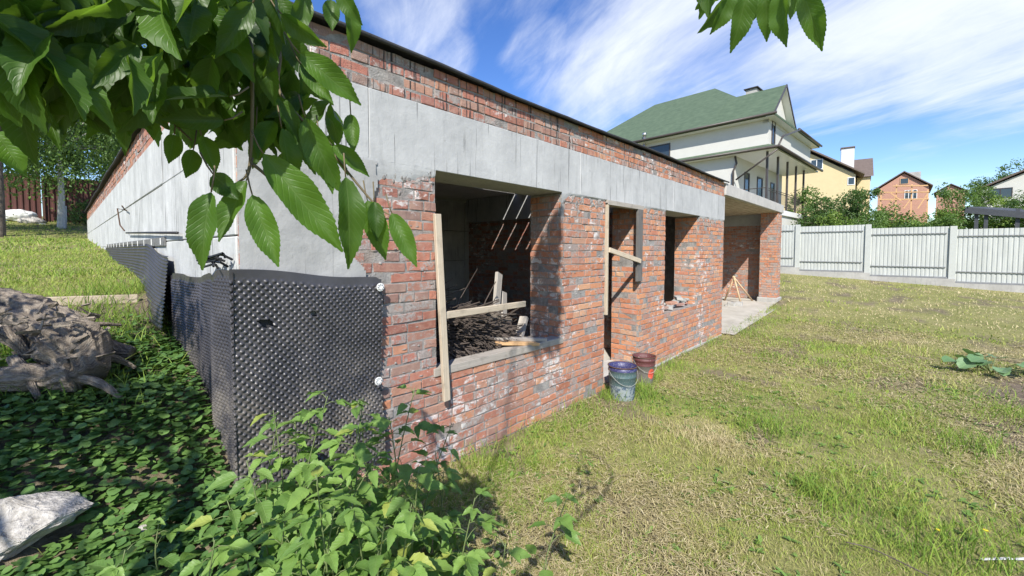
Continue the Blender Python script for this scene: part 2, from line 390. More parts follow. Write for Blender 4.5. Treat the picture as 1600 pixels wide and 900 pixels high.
M['grass'] = grassmat('grass_blade', [(0, (.09, .17, .03)), (.3, (.21, .33, .05)), (.55, (.35, .43, .085)), (.75, (.42, .39, .15)), (1, (.56, .48, .28))])
M['straw'] = grassmat('dry_clippings', [(0, (.28, .24, .11)), (.5, (.46, .39, .20)), (1, (.62, .54, .33))])
def groundmat(t, b):
    c = t.coord(); n = t.noise(c, .8, 6, .6); n2 = t.noise(c, 7, 6, .7); n3 = t.noise(c, 60, 4, .7)
    d = t.attr('dirt')
    lawn = t.ramp(t.m('ADD', t.m('MULTIPLY', n, .5), t.m('MULTIPLY', n2, .5)), [(.3, (.13, .15, .04)), (.5, (.23, .23, .08)), (.7, (.36, .31, .16))])
    dirt = t.ramp(n2, [(.3, (.10, .075, .055)), (.55, (.19, .15, .11)), (.75, (.30, .25, .19))])
    col = t.mix(d, lawn, dirt); col = t.mix(t.m('MULTIPLY', t.step(n3, .45, .7), .4), col, (.06, .05, .03))
    t.set(b.inputs['Base Color'], col); b.inputs['Roughness'].default_value = .95; b.inputs['Specular IOR Level'].default_value = .15
    t.set(b.inputs['Normal'], t.bump(t.m('ADD', n2, t.m('MULTIPLY', n3, .5)), .8, .03))
M['ground'] = material('ground_soil', groundmat)
def bark(name, lo, hi):
    def f(t, b):
        c = t.coord(); n = t.noise(t.map(c, scale=(3, 3, 1)), 6, 7, .7, .8); n2 = t.noise(c, 50, 4)
        t.set(b.inputs['Base Color'], t.ramp(t.m('ADD', t.m('MULTIPLY', n, .8), t.m('MULTIPLY', n2, .2)), [(.35, lo), (.62, hi)]))
        b.inputs['Roughness'].default_value = .9; t.set(b.inputs['Normal'], t.bump(t.m('ADD', n, n2), .9, .02))
    return material(name, f)
M['bark'] = bark('bark', (.045, .035, .028), (.17, .14, .11))
M['whitebark'] = bark('whitewashed_bark', (.35, .34, .31), (.62, .61, .57))
def dead(t, b):
    uv = t.coord('UV'); c = t.coord(); n = t.noise(t.map(uv, scale=(2.5, 48, 1)), 1.4, 7, .7, .25); n2 = t.noise(c, 9, 6, .7); n3 = t.noise(c, 60, 4)
    k = t.m('ADD', t.m('MULTIPLY', n, .6), t.m('MULTIPLY', n2, .4))
    col = t.ramp(k, [(.34, (.05, .04, .033)), (.46, (.22, .18, .14)), (.56, (.38, .32, .25)), (.7, (.54, .47, .37))])
    t.set(b.inputs['Base Color'], t.mix(t.m('MULTIPLY', t.step(n2, .55, .68), .5), col, (.10, .075, .06))); b.inputs['Roughness'].default_value = .92
    t.set(b.inputs['Normal'], t.bump(t.m('ADD', t.m('MULTIPLY', n, 1.5), n3), 1., .02))
M['deadwood'] = material('dead_wood', dead)
M['greenstem'] = plain('green_stem', (.13, .17, .06), .6)
M['twigstem'] = plain('brown_twig', (.14, .11, .06), .7)
M['rock'] = bark('pale_rock', (.24, .22, .19), (.56, .53, .48))

# ---------------------------------------------------------------- terrain
FY = 2.65; CX = .66                                    # facade plane and left corner of the building
def terr(x, y):
    x = np.asarray(x, float); y = np.asarray(y, float)
    A = np.interp(y, [-60, 0., 1.2, 2.0, 2.65, 3.4, 4.6, 4.9, 5.3, 5.8, 12., 21.5, 27, 60, 300], [.0, .08, .16, .32, .44, .80, 1.10, 1.17, 1.34, 1.38, 1.72, 2.12, 2.95, 5, 9])
    A = A + .05 * (fbm(x, y, .9, 3, 3) - .5) * sstep(y, 1, 3)
    wf = 1 - sstep(x, .5, 2.0); wb = 1 - sstep(x, .74, 1.0)
    k = sstep(y, FY - .05, FY + .06); wgt = wf * (1 - k) + wb * k
    wgt = np.maximum(wgt, sstep(y, 21.8, 22.6))
    yy = np.clip(y, -9, 9)
    B = np.clip((x - 9) / 13.6, 0, 1) ** 1.25 * (.33 + .06 * (yy + 3.2)) + np.maximum(x - 23.5, 0) * .055
    B = np.minimum(B, 6)
    B = B * (1 - k * (x < 15.4) * .9)
    B = B + .035 * (fbm(x, y, .7, 3, 9) - .5) * (1 - k)
    pit = sstep(x, 6.7, 7.2) * (y < -0.2)
    return wgt * A + (1 - wgt) * B
def dirtmask(x, y):
    n = fbm(x, y, 1.6, 4, 21); n2 = fbm(x, y, 5, 3, 5)
    d = sstep(n + .2 * (n2 - .5), .60, .72) * .8                 # bare spots in the lawn
    bank = sstep(y, 4.35, 4.75) * (1 - sstep(y, 5.15, 5.4 + .2 * n)) * (x < .66)
    bed = sstep((n - .5) * 1.1 + 1 - np.hypot((x - 7.7) / 1.9, (y + 1.65) / .95), .0, .22)
    bed = np.maximum(bed, sstep((n - .5) * 1.1 + 1 - np.hypot((x - 5.9) / 1.5, (y + 1.35) / .68), .0, .22))
    shade = sstep(y, 1.6, 2.2) * (1 - sstep(y, 4.5, 4.8)) * (x < .7)
    foot = 1 - sstep(FY - y, .02, .22) * 1.0
    return np.clip(np.maximum.reduce([d, bank, bed, shade * .85, foot * (x > 1) * (x < 9) * .6]), 0, 1)
def axis(parts):
    return np.unique(np.concatenate([np.arange(a, b, s) for a, b, s in parts]).round(4))
gx = axis([(-400, -60, 40), (-60, -10, 5), (-10, -2, .5), (-2, 2.4, .07), (2.4, 10, .14), (10, 24, .5), (24, 60, 2), (60, 200, 20), (200, 900, 100)])
gy = axis([(-600, -60, 60), (-60, -8, 4), (-8, -2, .4), (-2, 0, .16), (0, 6, .07), (6, 28, .35), (28, 80, 4), (80, 400, 40), (400, 1000, 100)])
GX, GY = np.meshgrid(gx, gy); GZ = terr(GX, GY)
GZ = GZ + .02 * (fbm(GX, GY, 6, 3, 31) - .5) * (np.abs(GX) < 15)
nx, ny = len(gx), len(gy); I0 = (np.arange(ny - 1)[:, None] * nx + np.arange(nx - 1)[None]).ravel()
gr = np_mesh('ground', np.stack([GX, GY, GZ], -1).reshape(-1, 3), np.stack([I0, I0 + 1, I0 + nx + 1, I0 + nx], 1), M['ground'], attrs={'dirt': dirtmask(GX, GY).ravel()}, smooth=True)
tag(gr, kind='structure')
def ground(x, y): return float(terr(x, y))
def hit(px, py):                                      # where the line of sight meets the terrain
    d = ray(px, py); t_ = .5
    while t_ < 60:
        p = d * t_ + [0, 0, EYE]
        if p[2] < ground(p[0], p[1]): return p
        t_ += .02
    return p

# ---------------------------------------------------------------- brickwork
class Bricks:
    def __init__(s): s.V = []; s.F = []; s.r = []; s.r2 = []; s.t = []; s.n = 0
    def panel(s, O, u, n, u0, u1, z0, z1, holes=(), tone=lambda a, z: 0., H=.0755, seed=0, miss=.0):
        rd = random.Random(seed); O, u, n = [np.asarray(q, float) for q in (O, u, n)]
        zb = z0; row = 0
        while zb < z1 - .02:
            zt = min(zb + H, z1); hdr = rd.random() < .28
            a = u0 + (-.125 if row % 2 else 0) * (1 if not hdr else .5) + rd.uniform(-.012, .012)
            while a < u1:
                L = .12 if (hdr or rd.random() < .12) else .25
                b0, b1 = max(a, u0), min(a + L, u1); a += L + rd.uniform(.010, .018)
                segs = [(b0, b1)]
                for (h0, h1, hz0, hz1) in holes:
                    if zt - .02 > hz0 and zb + .02 < hz1:
                        segs = [q for (p0, p1) in segs for q in ((p0, min(p1, h0)), (max(p0, h1), p1)) if q[1] - q[0] > 0]
                for (p0, p1) in segs:
                    if p1 - p0 < .035 or rd.random() < miss: continue
                    s.brick(O, u, n, p0, p1, zb + .0065, zt - .0065, rd, tone((p0 + p1) / 2, (zb + zt) / 2))
            zb = zt; row += 1
    def brick(s, O, u, n, p0, p1, z0, z1, rd, tone):
        g = .0045; dz = rd.uniform(-.0025, .0025); tilt = rd.uniform(-.003, .003); out = rd.uniform(-.001, .007)
        if rd.random() < .04: out -= .010
        j = lambda k=.0018: rd.uniform(-k, k)
        m = (p0 + p1) / 2; V = []
        cs = [(p0, z0), (m, z0), (p1, z0), (p1, z1), (m, z1), (p0, z1)]
        for (d, ins) in ((-.035, 0), (out - .003, 0), (out, 1)):
            for (a, z) in cs:
                aa = a + (ins * .003 * (1 if a < m else -1) if a != m else 0) + (j(.003) if d != -.035 else 0)
                zc = z + ins * .003 * (1 if z < (z0 + z1) / 2 else -1) + dz + (tilt if a > m else -tilt if a < m else 0) + (j(.003) if d != -.035 else 0)
                V.append(O + u * aa + n * (d + (j(.002) if d != -.035 else 0)) + [0, 0, zc])
        F = []
        for L in (0, 6):
            F += [[L + k, L + (k + 1) % 6, L + 6 + (k + 1) % 6, L + 6 + k] for k in range(6)]
        F += [[12, 13, 16, 17], [13, 14, 15, 16]]
        s.V += V; s.F += [[q + s.n for q in f] for f in F]; s.n += 18
        s.r += [rd.random()] * 18; s.r2 += [rd.random()] * 18; s.t += [tone] * 18
    def build(s, name, parent, mat=None):
        F = np.array(s.F)
        return np_mesh(name, np.array(s.V), F, mat or M['brick'], parent, attrs={'rnd': s.r, 'rnd2': s.r2, 'tone': s.t})

BLD = thing('unfinished_building', 'long flat-roofed unfinished red brick shell with a grey concrete band and empty openings', 'building', (CX, FY, 0))
ZS, ZB, ZJ, ZT = .775, 2.365, 2.84, 3.14              # sill, band bottom, band top, wall top
W1, DR, W2, XE = (1.98, 3.63), (4.53, 5.48), (6.33, 7.80), 9.25
TH = .43
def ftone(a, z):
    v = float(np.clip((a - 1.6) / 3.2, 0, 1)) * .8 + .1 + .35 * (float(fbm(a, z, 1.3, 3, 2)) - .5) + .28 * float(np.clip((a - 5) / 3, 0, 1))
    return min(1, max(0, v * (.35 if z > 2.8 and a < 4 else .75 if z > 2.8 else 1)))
B = Bricks()
holes = [(W1[0], W1[1], ZS, ZB), (DR[0], DR[1], .2, ZB), (W2[0], W2[1], ZS, ZB)]
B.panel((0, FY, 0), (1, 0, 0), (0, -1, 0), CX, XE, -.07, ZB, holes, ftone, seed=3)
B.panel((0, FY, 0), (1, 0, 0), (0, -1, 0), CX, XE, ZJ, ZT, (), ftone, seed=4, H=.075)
B.build('front_brickwork', BLD)
B = Bricks()
for k, (x, s_, n_, z0) in enumerate([(W1[0], 1, 1, ZS), (W1[1], 1, -1, ZS), (DR[0], 1, 1, .33), (DR[1], 1, -1, .33), (W2[0], 1, 1, ZS), (W2[1], 1, -1, ZS)]):
    z0b = z0 if z0 > .5 else -.07 + .0755 * 2
    if z0 > .5: z0b = -.07 + .0755 * 11
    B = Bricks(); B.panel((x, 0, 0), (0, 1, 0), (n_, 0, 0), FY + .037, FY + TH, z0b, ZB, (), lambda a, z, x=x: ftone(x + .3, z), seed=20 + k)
    B.build('reveal_brickwork', BLD)
mb = MB(); e = .0015
for a, b_ in ((CX + .012, W1[0] - e), (W1[1] + e, DR[0] - e), (DR[1] + e, W2[0] - e), (W2[1] + e, XE)):
    mb.box(a, b_, FY + e, FY + TH, -.4, ZB - .004)
mb.box(W1[0] - e, W1[1] + e, FY + e, FY + TH, -.4, ZS - .01); mb.box(W2[0] - e, W2[1] + e, FY + e, FY + TH, -.4, ZS - .01)
mb.box(CX + .012, XE, FY + e, FY + TH, ZJ + .002, ZT - .01)
mb.build('mortar_core', M['mortar'], BLD)
MB().box(DR[0] - e, DR[1] + e, FY + .02, FY + TH + .054, -.3, .125, .01).build('door_threshold', M['slab'], BLD)
# mortar squeezed out of the joints and spilled under the band
mb = MB()
rd = random.Random(5)
for k in range(1500):
    x = rd.uniform(CX + .7, XE - .02); top = rd.random() < .35
    if top:
        z = ZB - abs(rd.gauss(0, .06)) - .01
    else: z = rd.uniform(.05, ZB)
    if any(h[0] - .03 < x < h[1] + .03 and h[2] - .02 < z < h[3] for h in holes): continue
    sx, sz = rd.uniform(.006, .03), rd.uniform(.01, .045) if top else rd.uniform(.005, .012)
    V = []; n = 7
    for ring, (rr, d) in enumerate(((1, 0), (.7, .6), (0, 1))):
        for q in range(n if rr else 1):
            a = 2 * math.pi * q / n; V.append((x + math.cos(a) * sx * rr * rd.uniform(.7, 1.2), FY + .004 - d * rd.uniform(.009, .016), z + math.sin(a) * sz * rr * rd.uniform(.7, 1.2)))
    mb.push(V, [[q, (q+1) % n, n + (q+1) % n, n + q] for q in range(n)], [[n + q, n + (q+1) % n, 2*n] for q in range(n)])
mb.build('mortar_spill', M['mortar'], BLD, smooth=True)['kind'] = 'stuff'
# cast band, gently bowed face with a ragged lower lip
def sheet(U, Vv, fn, mat, name, parent=None, org=None, smooth=True, mask=None, attrs=None):
    UU, VV = np.meshgrid(U, Vv); pts = fn(UU, VV).reshape(-1, 3); n, m_ = len(U), len(Vv)
    i = (np.arange(m_ - 1)[:, None] * n + np.arange(n - 1)[None]); 
    if mask is not None: i = i[mask((UU[:-1, :-1] + UU[1:, 1:]) / 2, (VV[:-1, :-1] + VV[1:, 1:]) / 2)]
    i = i.ravel()
    return np_mesh(name, pts, np.stack([i, i + 1, i + n + 1, i + n], 1), mat, parent, org, smooth=smooth, attrs=attrs, uv=np.stack([UU.ravel(), VV.ravel()], 1))
mb = MB(); xs = [CX + .0, 1.43, 3.97, 6.6, XE]
for i in range(4): mb.box(xs[i] + (.0015 if i else 0), xs[i+1] - .0015, FY - .012, FY + TH, ZB, ZJ, .004)
mb.build('concrete_band', M['band'], BLD)
U = np.arange(CX, XE, .02); Vv = np.arange(0, 1.01, .125)
def lip(u, v):
    dep = .02 + .07 * fbm(u, u * 0, 5, 4, 8) ** 2 + .10 * sstep(vnoise(u * 3.1, u * 0, 4), .62, .9)
    z = ZB + .012 - v * dep; y = FY - .0135 + .012 * v ** 2 + .003 * vnoise(u * 30, v * 9, 5)
    return np.stack([u, y, z], -1)
sheet(U, Vv, lip, M['band'], 'band_lip', BLD, mask=lambda u, v: ~((u > W1[0]) & (u < W1[1]) | (u > DR[0]) & (u < DR[1]) | (u > W2[0]) & (u < W2[1])))
# grey render patch on the corner
U = np.arange(CX - .004, 1.56, .012); Vv = np.arange(1.35, ZB, .012)
def rnd_edge(u, z):
    lim = 1.36 + .10 * (fbm(z, z * 0, 5, 3, 12) - .5) - .0 + .12 * sstep(z, 1.95, 2.1) - .1 * sstep(z, 1.6, 1.75) * (1 - sstep(z, 1.75, 1.9)) 
    return (u < lim)
sheet(U, Vv, lambda u, z: np.stack([u, FY - .0125 - .008 * fbm(u, z, 6, 3, 6) + .008 * (fbm(u, z, 2, 2, 16) - .5), z], -1), M['render'], 'corner_render', BLD, mask=rnd_edge)
# left side wall: cast blocks and brick courses above
YS = [FY, 5.0, 8.05, 11.0, 14.0, 17.2, 21.9]
mb = MB(); MB_in = MB()
for i in range(6):
    for (z0, z1) in ((-.4, 1.25), (1.25, 1.83), (1.83, 2.36), (2.36, ZJ)):
        if i == 0 and z0 < 1: z0 = .2
        mb.box(CX - .012 + rd.uniform(-.004, .004), CX + .3, YS[i] + .004 + (.0 if i else .012), YS[i+1] - .004, z0 + .003, z1 - .003, .006)
mb.build('side_wall_blocks', M['sideconc'], BLD)
MB().box(CX + .002, CX + .4, FY + TH + .001, 21.89, -.3, ZT - .012).build('side_wall_core', M['mortar'], BLD)
MB().box(CX + .02, CX + .398, FY + .02, FY + TH, ZJ + .001, ZT - .02).build('corner_core', M['mortar'], BLD)
B = Bricks(); B.panel((CX, 0, 0), (0, 1, 0), (-1, 0, 0), FY + .04, 21.88, ZJ, ZT, (), lambda a, z: .45 + .5 * (float(fbm(a, z, 1., 2, 8)) - .5), seed=9, H=.075); B.build('side_brick_courses', BLD)
# roof slab, narrow gaps added over the room to throw sun streaks inside
mb = MB(); ycuts = [FY + TH + .002, 3.45, 3.72, 4.0, 4.22, 4.5, 4.78, 5.1, 5.45, 21.7]
mb.box(CX + .31, XE - .02, ycuts[0], ycuts[-1], ZJ + .01, ZJ + .05) if False else None
for i in range(len(ycuts) - 1):
    mb.box(4.9, 5.97, ycuts[i] + .022 * (i > 0), ycuts[i+1] - .022 * (i < len(ycuts) - 2), ZJ, ZJ + .03)
mb.box(CX + .401, 4.9, ycuts[0], 21.7, ZJ, ZT - .02); mb.box(5.97, XE - .02, ycuts[0], 21.7, ZJ, ZT - .02)
mb.build('roof_slab', M['slab'], BLD)
# bitumen felt folded over the edge
U = np.arange(CX - .07, XE + .12, .05); prof = [(.40, .012), (.1, .02), (-.055, .02), (-.072, .012), (-.07, -.008), (-.055, -.012)]
def felt_f(u, v):
    k = np.clip(v, 0, 5).astype(int); py = np.array([p[0] for p in prof])[k]; pz = np.array([p[1] for p in prof])[k]
    dz = .018 * (fbm(u, u * 0, 1.1, 4, 3) - .5) + .012 * np.sin(u * 1.3) * (v < 6)
    return np.stack([u, FY + py + .02 * (fbm(u, u * 0, .9, 3, 13) - .5) * (v > 1), ZT + .006 + pz + dz * (v > .5) + 0 * u], -1)
sheet(U, np.arange(6), felt_f, M['felt'], 'roofing_felt', BLD)
U = np.arange(FY - .07, 21.95, .08)
sheet(U, np.arange(6), lambda u, v: (lambda q: np.stack([CX + (q[..., 1] - FY), q[..., 0], q[..., 2]], -1))(felt_f(u, v)), M['felt'], 'side_roofing_felt', BLD)
# room behind the windows
mb = MB().box(CX + .41, XE - .01, FY + TH + .055, 9.0, .0, .13); mb.build('room_floor', M['floorc'], BLD)
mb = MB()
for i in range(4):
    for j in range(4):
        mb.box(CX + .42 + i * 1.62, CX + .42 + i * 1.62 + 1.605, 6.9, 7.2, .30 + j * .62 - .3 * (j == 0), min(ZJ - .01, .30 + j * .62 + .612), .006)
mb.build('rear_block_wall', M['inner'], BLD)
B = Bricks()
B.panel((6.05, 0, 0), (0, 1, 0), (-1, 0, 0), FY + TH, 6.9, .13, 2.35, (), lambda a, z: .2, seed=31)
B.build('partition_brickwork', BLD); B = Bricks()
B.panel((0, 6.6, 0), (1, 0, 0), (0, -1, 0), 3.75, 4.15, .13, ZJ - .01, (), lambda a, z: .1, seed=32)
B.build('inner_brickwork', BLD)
MB().box(6.052, 6.3, FY + TH, 6.9, .12, 2.35).build('inner_wall_core', M['mortar'], BLD); MB().box(3.76, 4.14, 6.602, 6.9, .12, ZJ - .01).build('inner_pier_core', M['mortar'], BLD)
MB().box(5.98, 6.32, FY + TH, 6.9, 2.352, ZJ - .004, .005).build('inner_beam', M['band'], BLD)
MB().box(XE - .4, XE - .02, FY + TH, 9, -.2, ZJ - .01).build('end_wall', M['mortar'], BLD)
# porch
MB().box(XE + .002, 15.06, FY - .03, 7.6, 2.88, 3.12, .006).build('porch_slab', M['slab'], BLD)
MB().box(XE + .01, 14.9, FY + .06, 7.2, 2.868, 2.879).build('porch_ceiling', M['soffit'], BLD)
def porch_floor(u, v): return np.stack([u, v, .03 + .16 * (u - XE) / 5.6 + .012 * fbm(u, v, 3, 3, 4)], -1)
sheet(np.arange(XE - .02, 15.0, .1), np.arange(FY - .25, 7.5, .1), porch_floor, M['floorc'], 'porch_floor', BLD)
B = Bricks()
pt = lambda a, z: .55 + .6 * (float(fbm(a, z, 1.6, 2, 3)) - .5)
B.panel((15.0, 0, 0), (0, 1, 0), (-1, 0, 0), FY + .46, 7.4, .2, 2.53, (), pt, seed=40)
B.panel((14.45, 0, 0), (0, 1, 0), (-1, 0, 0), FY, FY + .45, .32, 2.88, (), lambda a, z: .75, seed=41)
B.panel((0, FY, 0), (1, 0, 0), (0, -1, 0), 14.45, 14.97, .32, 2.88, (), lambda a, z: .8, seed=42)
B.build('porch_brickwork', BLD)
mb = MB().box(14.452, 14.98, FY + .002, FY + .455, .1, 2.879); mb.box(15.002, 15.4, FY + .45, 7.5, .0, 2.53); mb.build('porch_core', M['mortar'], BLD)
MB().box(14.40, 15.02, FY - .05, FY + .5, -.1, .325, .02, .006).build('pillar_footing', M['plinthc'], BLD)
MB().box(14.98, 15.4, FY + .46, 7.5, 2.532, 2.879, .004).build('porch_ring_beam', M['render'], BLD)
MB().box(XE + .0, 15, 7.4, 7.6, 0, 2.86).build('porch_rear_wall', M['mortar'], BLD)
# footing ledge along the wall foot
mb = MB()
for a, b_ in ((5.6, 6.9), (6.93, 8.1), (8.13, 9.2)): mb.box(a, b_, FY - .035, FY + .0, -.2, .028 + rd.uniform(-.006, .01), .008, .004)
mb.build('footing_ledge', M['plinthc'], BLD)

# ---------------------------------------------------------------- dimpled damp-proof membrane
def dimples(a, b, pitch, h):
    p = pitch; q = p * .5
    da = np.abs(((a + b) / p) % 1 - .5) * 2; db = np.abs(((a - b) / p) % 1 - .5) * 2
    r = np.sqrt((1 - da) ** 2 + (1 - db) ** 2)
    return h * (1 - sstep(r, .25, .78))
MS = .0066
def front_mem(u, z):
    x = CX - .035 + u
    top = 1.655 - .09 * (u / .84) + .008 * np.sin(u * 9)
    zz_ = .30 + z * (top - .30)
    flat = sstep(top - zz_, .055, .075)
    wav = .022 * (fbm(u, zz_, 2.4, 3, 19) - .3) + .014 * np.sin(u * 7 + zz_ * 2) * np.sin(zz_ * 3.3 + 1) + .01 * np.sin(zz_ * 8 + u * 5) + .03 * sstep(u, .7, .86) * sstep(zz_, .9, 1.5) * .4
    y = FY - .040 - wav - dimples(u, zz_, .042, .014) * flat - .02 * (1 - sstep(u, 0, .05)) * 0
    return np.stack([x, y, zz_], -1)
def m_mask(u, z):
    zz_ = .30 + z * 1.3
    h1 = np.hypot((u - .145 + .01 * np.sin(z * 90)) / .045, (zz_ - 1.30) / .03) + .35 * vnoise(u * 60, zz_ * 60, 3) < 1
    h2 = np.hypot((u - .40) / .022, (zz_ - 1.36) / .02) + .4 * vnoise(u * 60, zz_ * 60, 4) < 1
    cr = (u > .80) & (z > .985) & (u - .80 > (1 - z) * 3)
    return ~(h1 | h2 | cr)
mem1 = sheet(np.arange(-.026, .862, MS), np.arange(0, 1.0001, MS / 1.3), front_mem, M['membrane'], 'membrane_sheet', BLD, mask=m_mask)
tag(mem1, 'black dimpled plastic sheet wrapped round the near corner of the wall')
def side_mem(u, z):
    y = FY - .04 + u
    top = 1.64 - .10 * (u / 1.8) + .02 * np.sin(u * 5) - .04 * sstep(u, .25, .4) * (1 - sstep(u, .4, .6)); bot = np.interp(y, [2.5, 3.4, 4.67, 5], [.25, .62, .98, 1.05])
    zz_ = bot + z * (top - bot)
    wav = .03 * np.sin(u * 4.2 + 1) * sstep(u, .1, .5) + .014 * np.sin(u * 15 + zz_ * 2)
    x = CX - .035 - wav * .6 - .01 - dimples(u, zz_, .042, .011) * sstep(top - zz_, .04, .06)
    return np.stack([x, y, zz_], -1)
m2 = sheet(np.arange(-.012, 2.0, MS * 1.15), np.arange(0, 1.0001, MS / 1.2), side_mem, M['membrane'], 'membrane_side_sheet', BLD)
tag(m2, 'black dimpled sheet running down the shaded left side')
def strip(u, z):                                       # loose ribbon peeling away at its near end
    y = 4.15 + u; k = 1 - sstep(u, 0, 2.0)
    top = 1.80 - .10 * k + .03 * sstep(u, 0, 3) ; bot = np.maximum(1.13 + .0 * (1-k), terr(np.full_like(u, .3), y) - .1)
    bot = bot - 0.0 * k
    zz_ = bot + z * (top - bot)
    peel = (.075 * k * (1 - z * .75)) + .03 * np.sin(u * 1.4) * (1 - z) + .05 * (1 - z)
    x = CX - .03 - peel - .0
    rid = .010 * (.5 + .5 * np.cos(2 * np.pi * (zz_ + .15 * k * z) / .036)) * (.8 + .2 * np.cos(u * 2 * np.pi / .04))
    y2 = y + .55 * k * (z - .0) * 0 + .38 * z * k
    return np.stack([x - rid, y2, zz_], -1)
m3 = sheet(np.arange(0, 8.1, .012), np.arange(0, 1.0001, .009), strip, M['membrane'], 'loose_membrane_strip', BLD)
tag(m3, 'black dimpled strip peeling off the left wall above the grass')
mb = MB()
for k in range(13):
    y = 4.9 + k * .56; MB().bar((CX - .055, y, 1.80), (CX - .055, y, 1.86), .018, .006, (1, 0, 0)).build('fixing_tab', M['washer'], m3)
MB().box(CX - .03, CX - .014, 4.9, 12.2, 1.79, 1.87, .002).build('edge_flashing', M['darkmetal0'], m3)
def washer(c, parent):
    mb = MB(); V = []; n = 20; r = .028
    for (rr, d) in ((1, 0), (1, .004), (.45, .006), (.4, .003)):
        V += [(c[0] + math.cos(2*math.pi*k/n) * r * rr, c[1] - d, c[2] + math.sin(2*math.pi*k/n) * r * rr) for k in range(n)]
    V.append((c[0], c[1] - .003, c[2]))
    Q = [[L*n+k, L*n+(k+1) % n, (L+1)*n+(k+1) % n, (L+1)*n+k] for L in range(3) for k in range(n)]
    mb.push(V, Q, [[3*n+k, 3*n+(k+1) % n, 4*n] for k in range(n)]); w_ = mb.build('washer', M['washer'], parent)
    h = MB()
    for k in range(8):
        a = 2*math.pi*k/8; q = (c[0] + math.cos(a) * .019, c[1] - .0048, c[2] + math.sin(a) * .019)
        h.tube([q, (q[0], q[1] - .003, q[2])], .0032, 6)
    h.build('washer_hole', M['black'], w_)
MB().box(CX + .02, CX + .7, FY - .018, FY - .0145, .4, 1.5).build('hole_shade_plate', M['felt'], BLD)  # added black sheet that puts shade into the torn membrane holes
washer((CX + .80, FY - .075, 1.50), mem1); washer((CX + .775, FY - .078, .86), mem1)
# rod and hook on the side wall
rod = MB().tube([(CX - .05, 4.1, 1.885), (CX - .045, 6.0, 1.94), (CX - .05, 7.85, 1.99)], .011, 6).build('steel_rod', M['black'], org=(CX - .05, 6, 1.9), smooth=True)
tag(rod, 'thin black steel rod lying level along the pale left wall', 'rod')
hk = MB().tube([(CX - .02, 8.1, 2.32), (CX - .12, 8.0, 2.33), (CX - .10, 8.0, 2.1), (CX - .06, 7.95, 2.02)], .009, 6).tube([(CX - .02, 8.25, 2.33), (CX - .09, 7.75, 2.35)], .009, 6).build('steel_hook', M['rust'], BLD)
mb = MB()
for k in range(9):
    a = rd.uniform(.0, .5); q = np.array([CX - .03, FY + a, 1.66 + rd.uniform(-.02, .05)])
    pts = [q + np.array([-.02 * i + rd.uniform(-.03, .01), rd.uniform(-.05, .08) * i, .03 * math.sin(i)]) for i in range(4)]
    mb.tube(pts, .007, 5)
mb.build('torn_edge', M['black'], m2)

# ---------------------------------------------------------------- boards, frames and things in the openings
def plank(name, a, b, wd, th, mat, label, cat='board', up=(0, 0, 1), parent=None, group=None, jit=.002):
    a = np.asarray(a, float); b = np.asarray(b, float)
    o = MB().bar(a, b, wd, th, up, .003, jit).build(name, mat, parent, None if parent else tuple((a + b) / 2))
    if parent is None: tag(o, label, cat, group)
    elif label: tag(o, label)
    return o
G = 'loose boards in the openings'
plank('sill_board', (W1[0] - .03, FY + .055, ZS + .012), (W1[1] + .02, FY + .05, ZS + .006), .14, .065, M['wood_grey'], 'long weathered grey sill board under the big left window opening', up=(0, 0, 1))
plank('leaning_board', (2.03, FY - .06, .56), (1.975, FY - .03, 2.03), .028, .06, M['wood_pale'], 'upright pale board leaning at the left edge of the big window', up=(1, 0, .0), group=G)
plank('cross_board', (2.02, FY - .03, 1.235), (3.13, FY + .08, 1.215), .03, .055, M['wood_pale'], 'narrow pale board laid level across the brushwood', group=G)
plank('propped_plank', (2.98, FY + .38, .80), (3.24, FY + .55, 1.50), .10, .035, M['wood_grey'], 'taller reddish grey plank propped behind the sill', up=(.3, -1, .2), group=G)
plank('propped_plank', (3.22, FY + .46, .80), (3.36, FY + .60, 1.28), .10, .035, M['wood_grey'], 'shorter grey plank propped right of the taller one', up=(.3, -1, .2), group=G)
plank('lying_plank', (2.75, FY + .22, .905), (3.38, FY + .02, .825), .085, .03, M['wood_grey'], 'grey plank lying over the sill end, upper of two', group=G)
plank('lying_plank', (2.78, FY + .16, .865), (3.22, FY - .02, .812), .07, .028, M['wood_orange'], 'orange brown plank lying under the grey one on the sill', group=G)
plank('short_plank', (3.28, FY + .3, .80), (3.42, FY + .34, 1.02), .09, .04, M['wood_grey'], 'short grey offcut standing at the right end of the sill', group=G)
plank('short_plank', (3.02, FY + .5, .80), (3.12, FY + .5, 1.08), .09, .04, M['wood_grey'], 'short grey offcut standing between the two propped planks', group=G)
# door frame boards
DF = thing('door_frame', 'rough grey timber frame with a slanting brace nailed in the doorway', 'door frame', (4.53, FY, .33))
MB().bar((4.56, FY + .02, .95), (4.56, FY + .02, 2.33), .10, .03, (1, 0, 0)).build('left_post', M['wood_pale'], DF)
MB().bar((4.545, FY + .015, 2.335), (5.52, FY + .015, 2.335), .10, .055, (0, 0, 1)).build('head_board', M['wood_grey'], DF)
MB().bar((5.42, FY - .02, 1.32), (5.42, FY - .02, 2.31), .035, .14, (1, 0, 0)).build('right_post', M['wood_dark'], DF)
MB().bar((4.58, FY - .035, 1.755), (5.40, FY - .05, 1.60), .025, .06, (0, 0, 1)).build('brace', M['wood_pale'], DF)
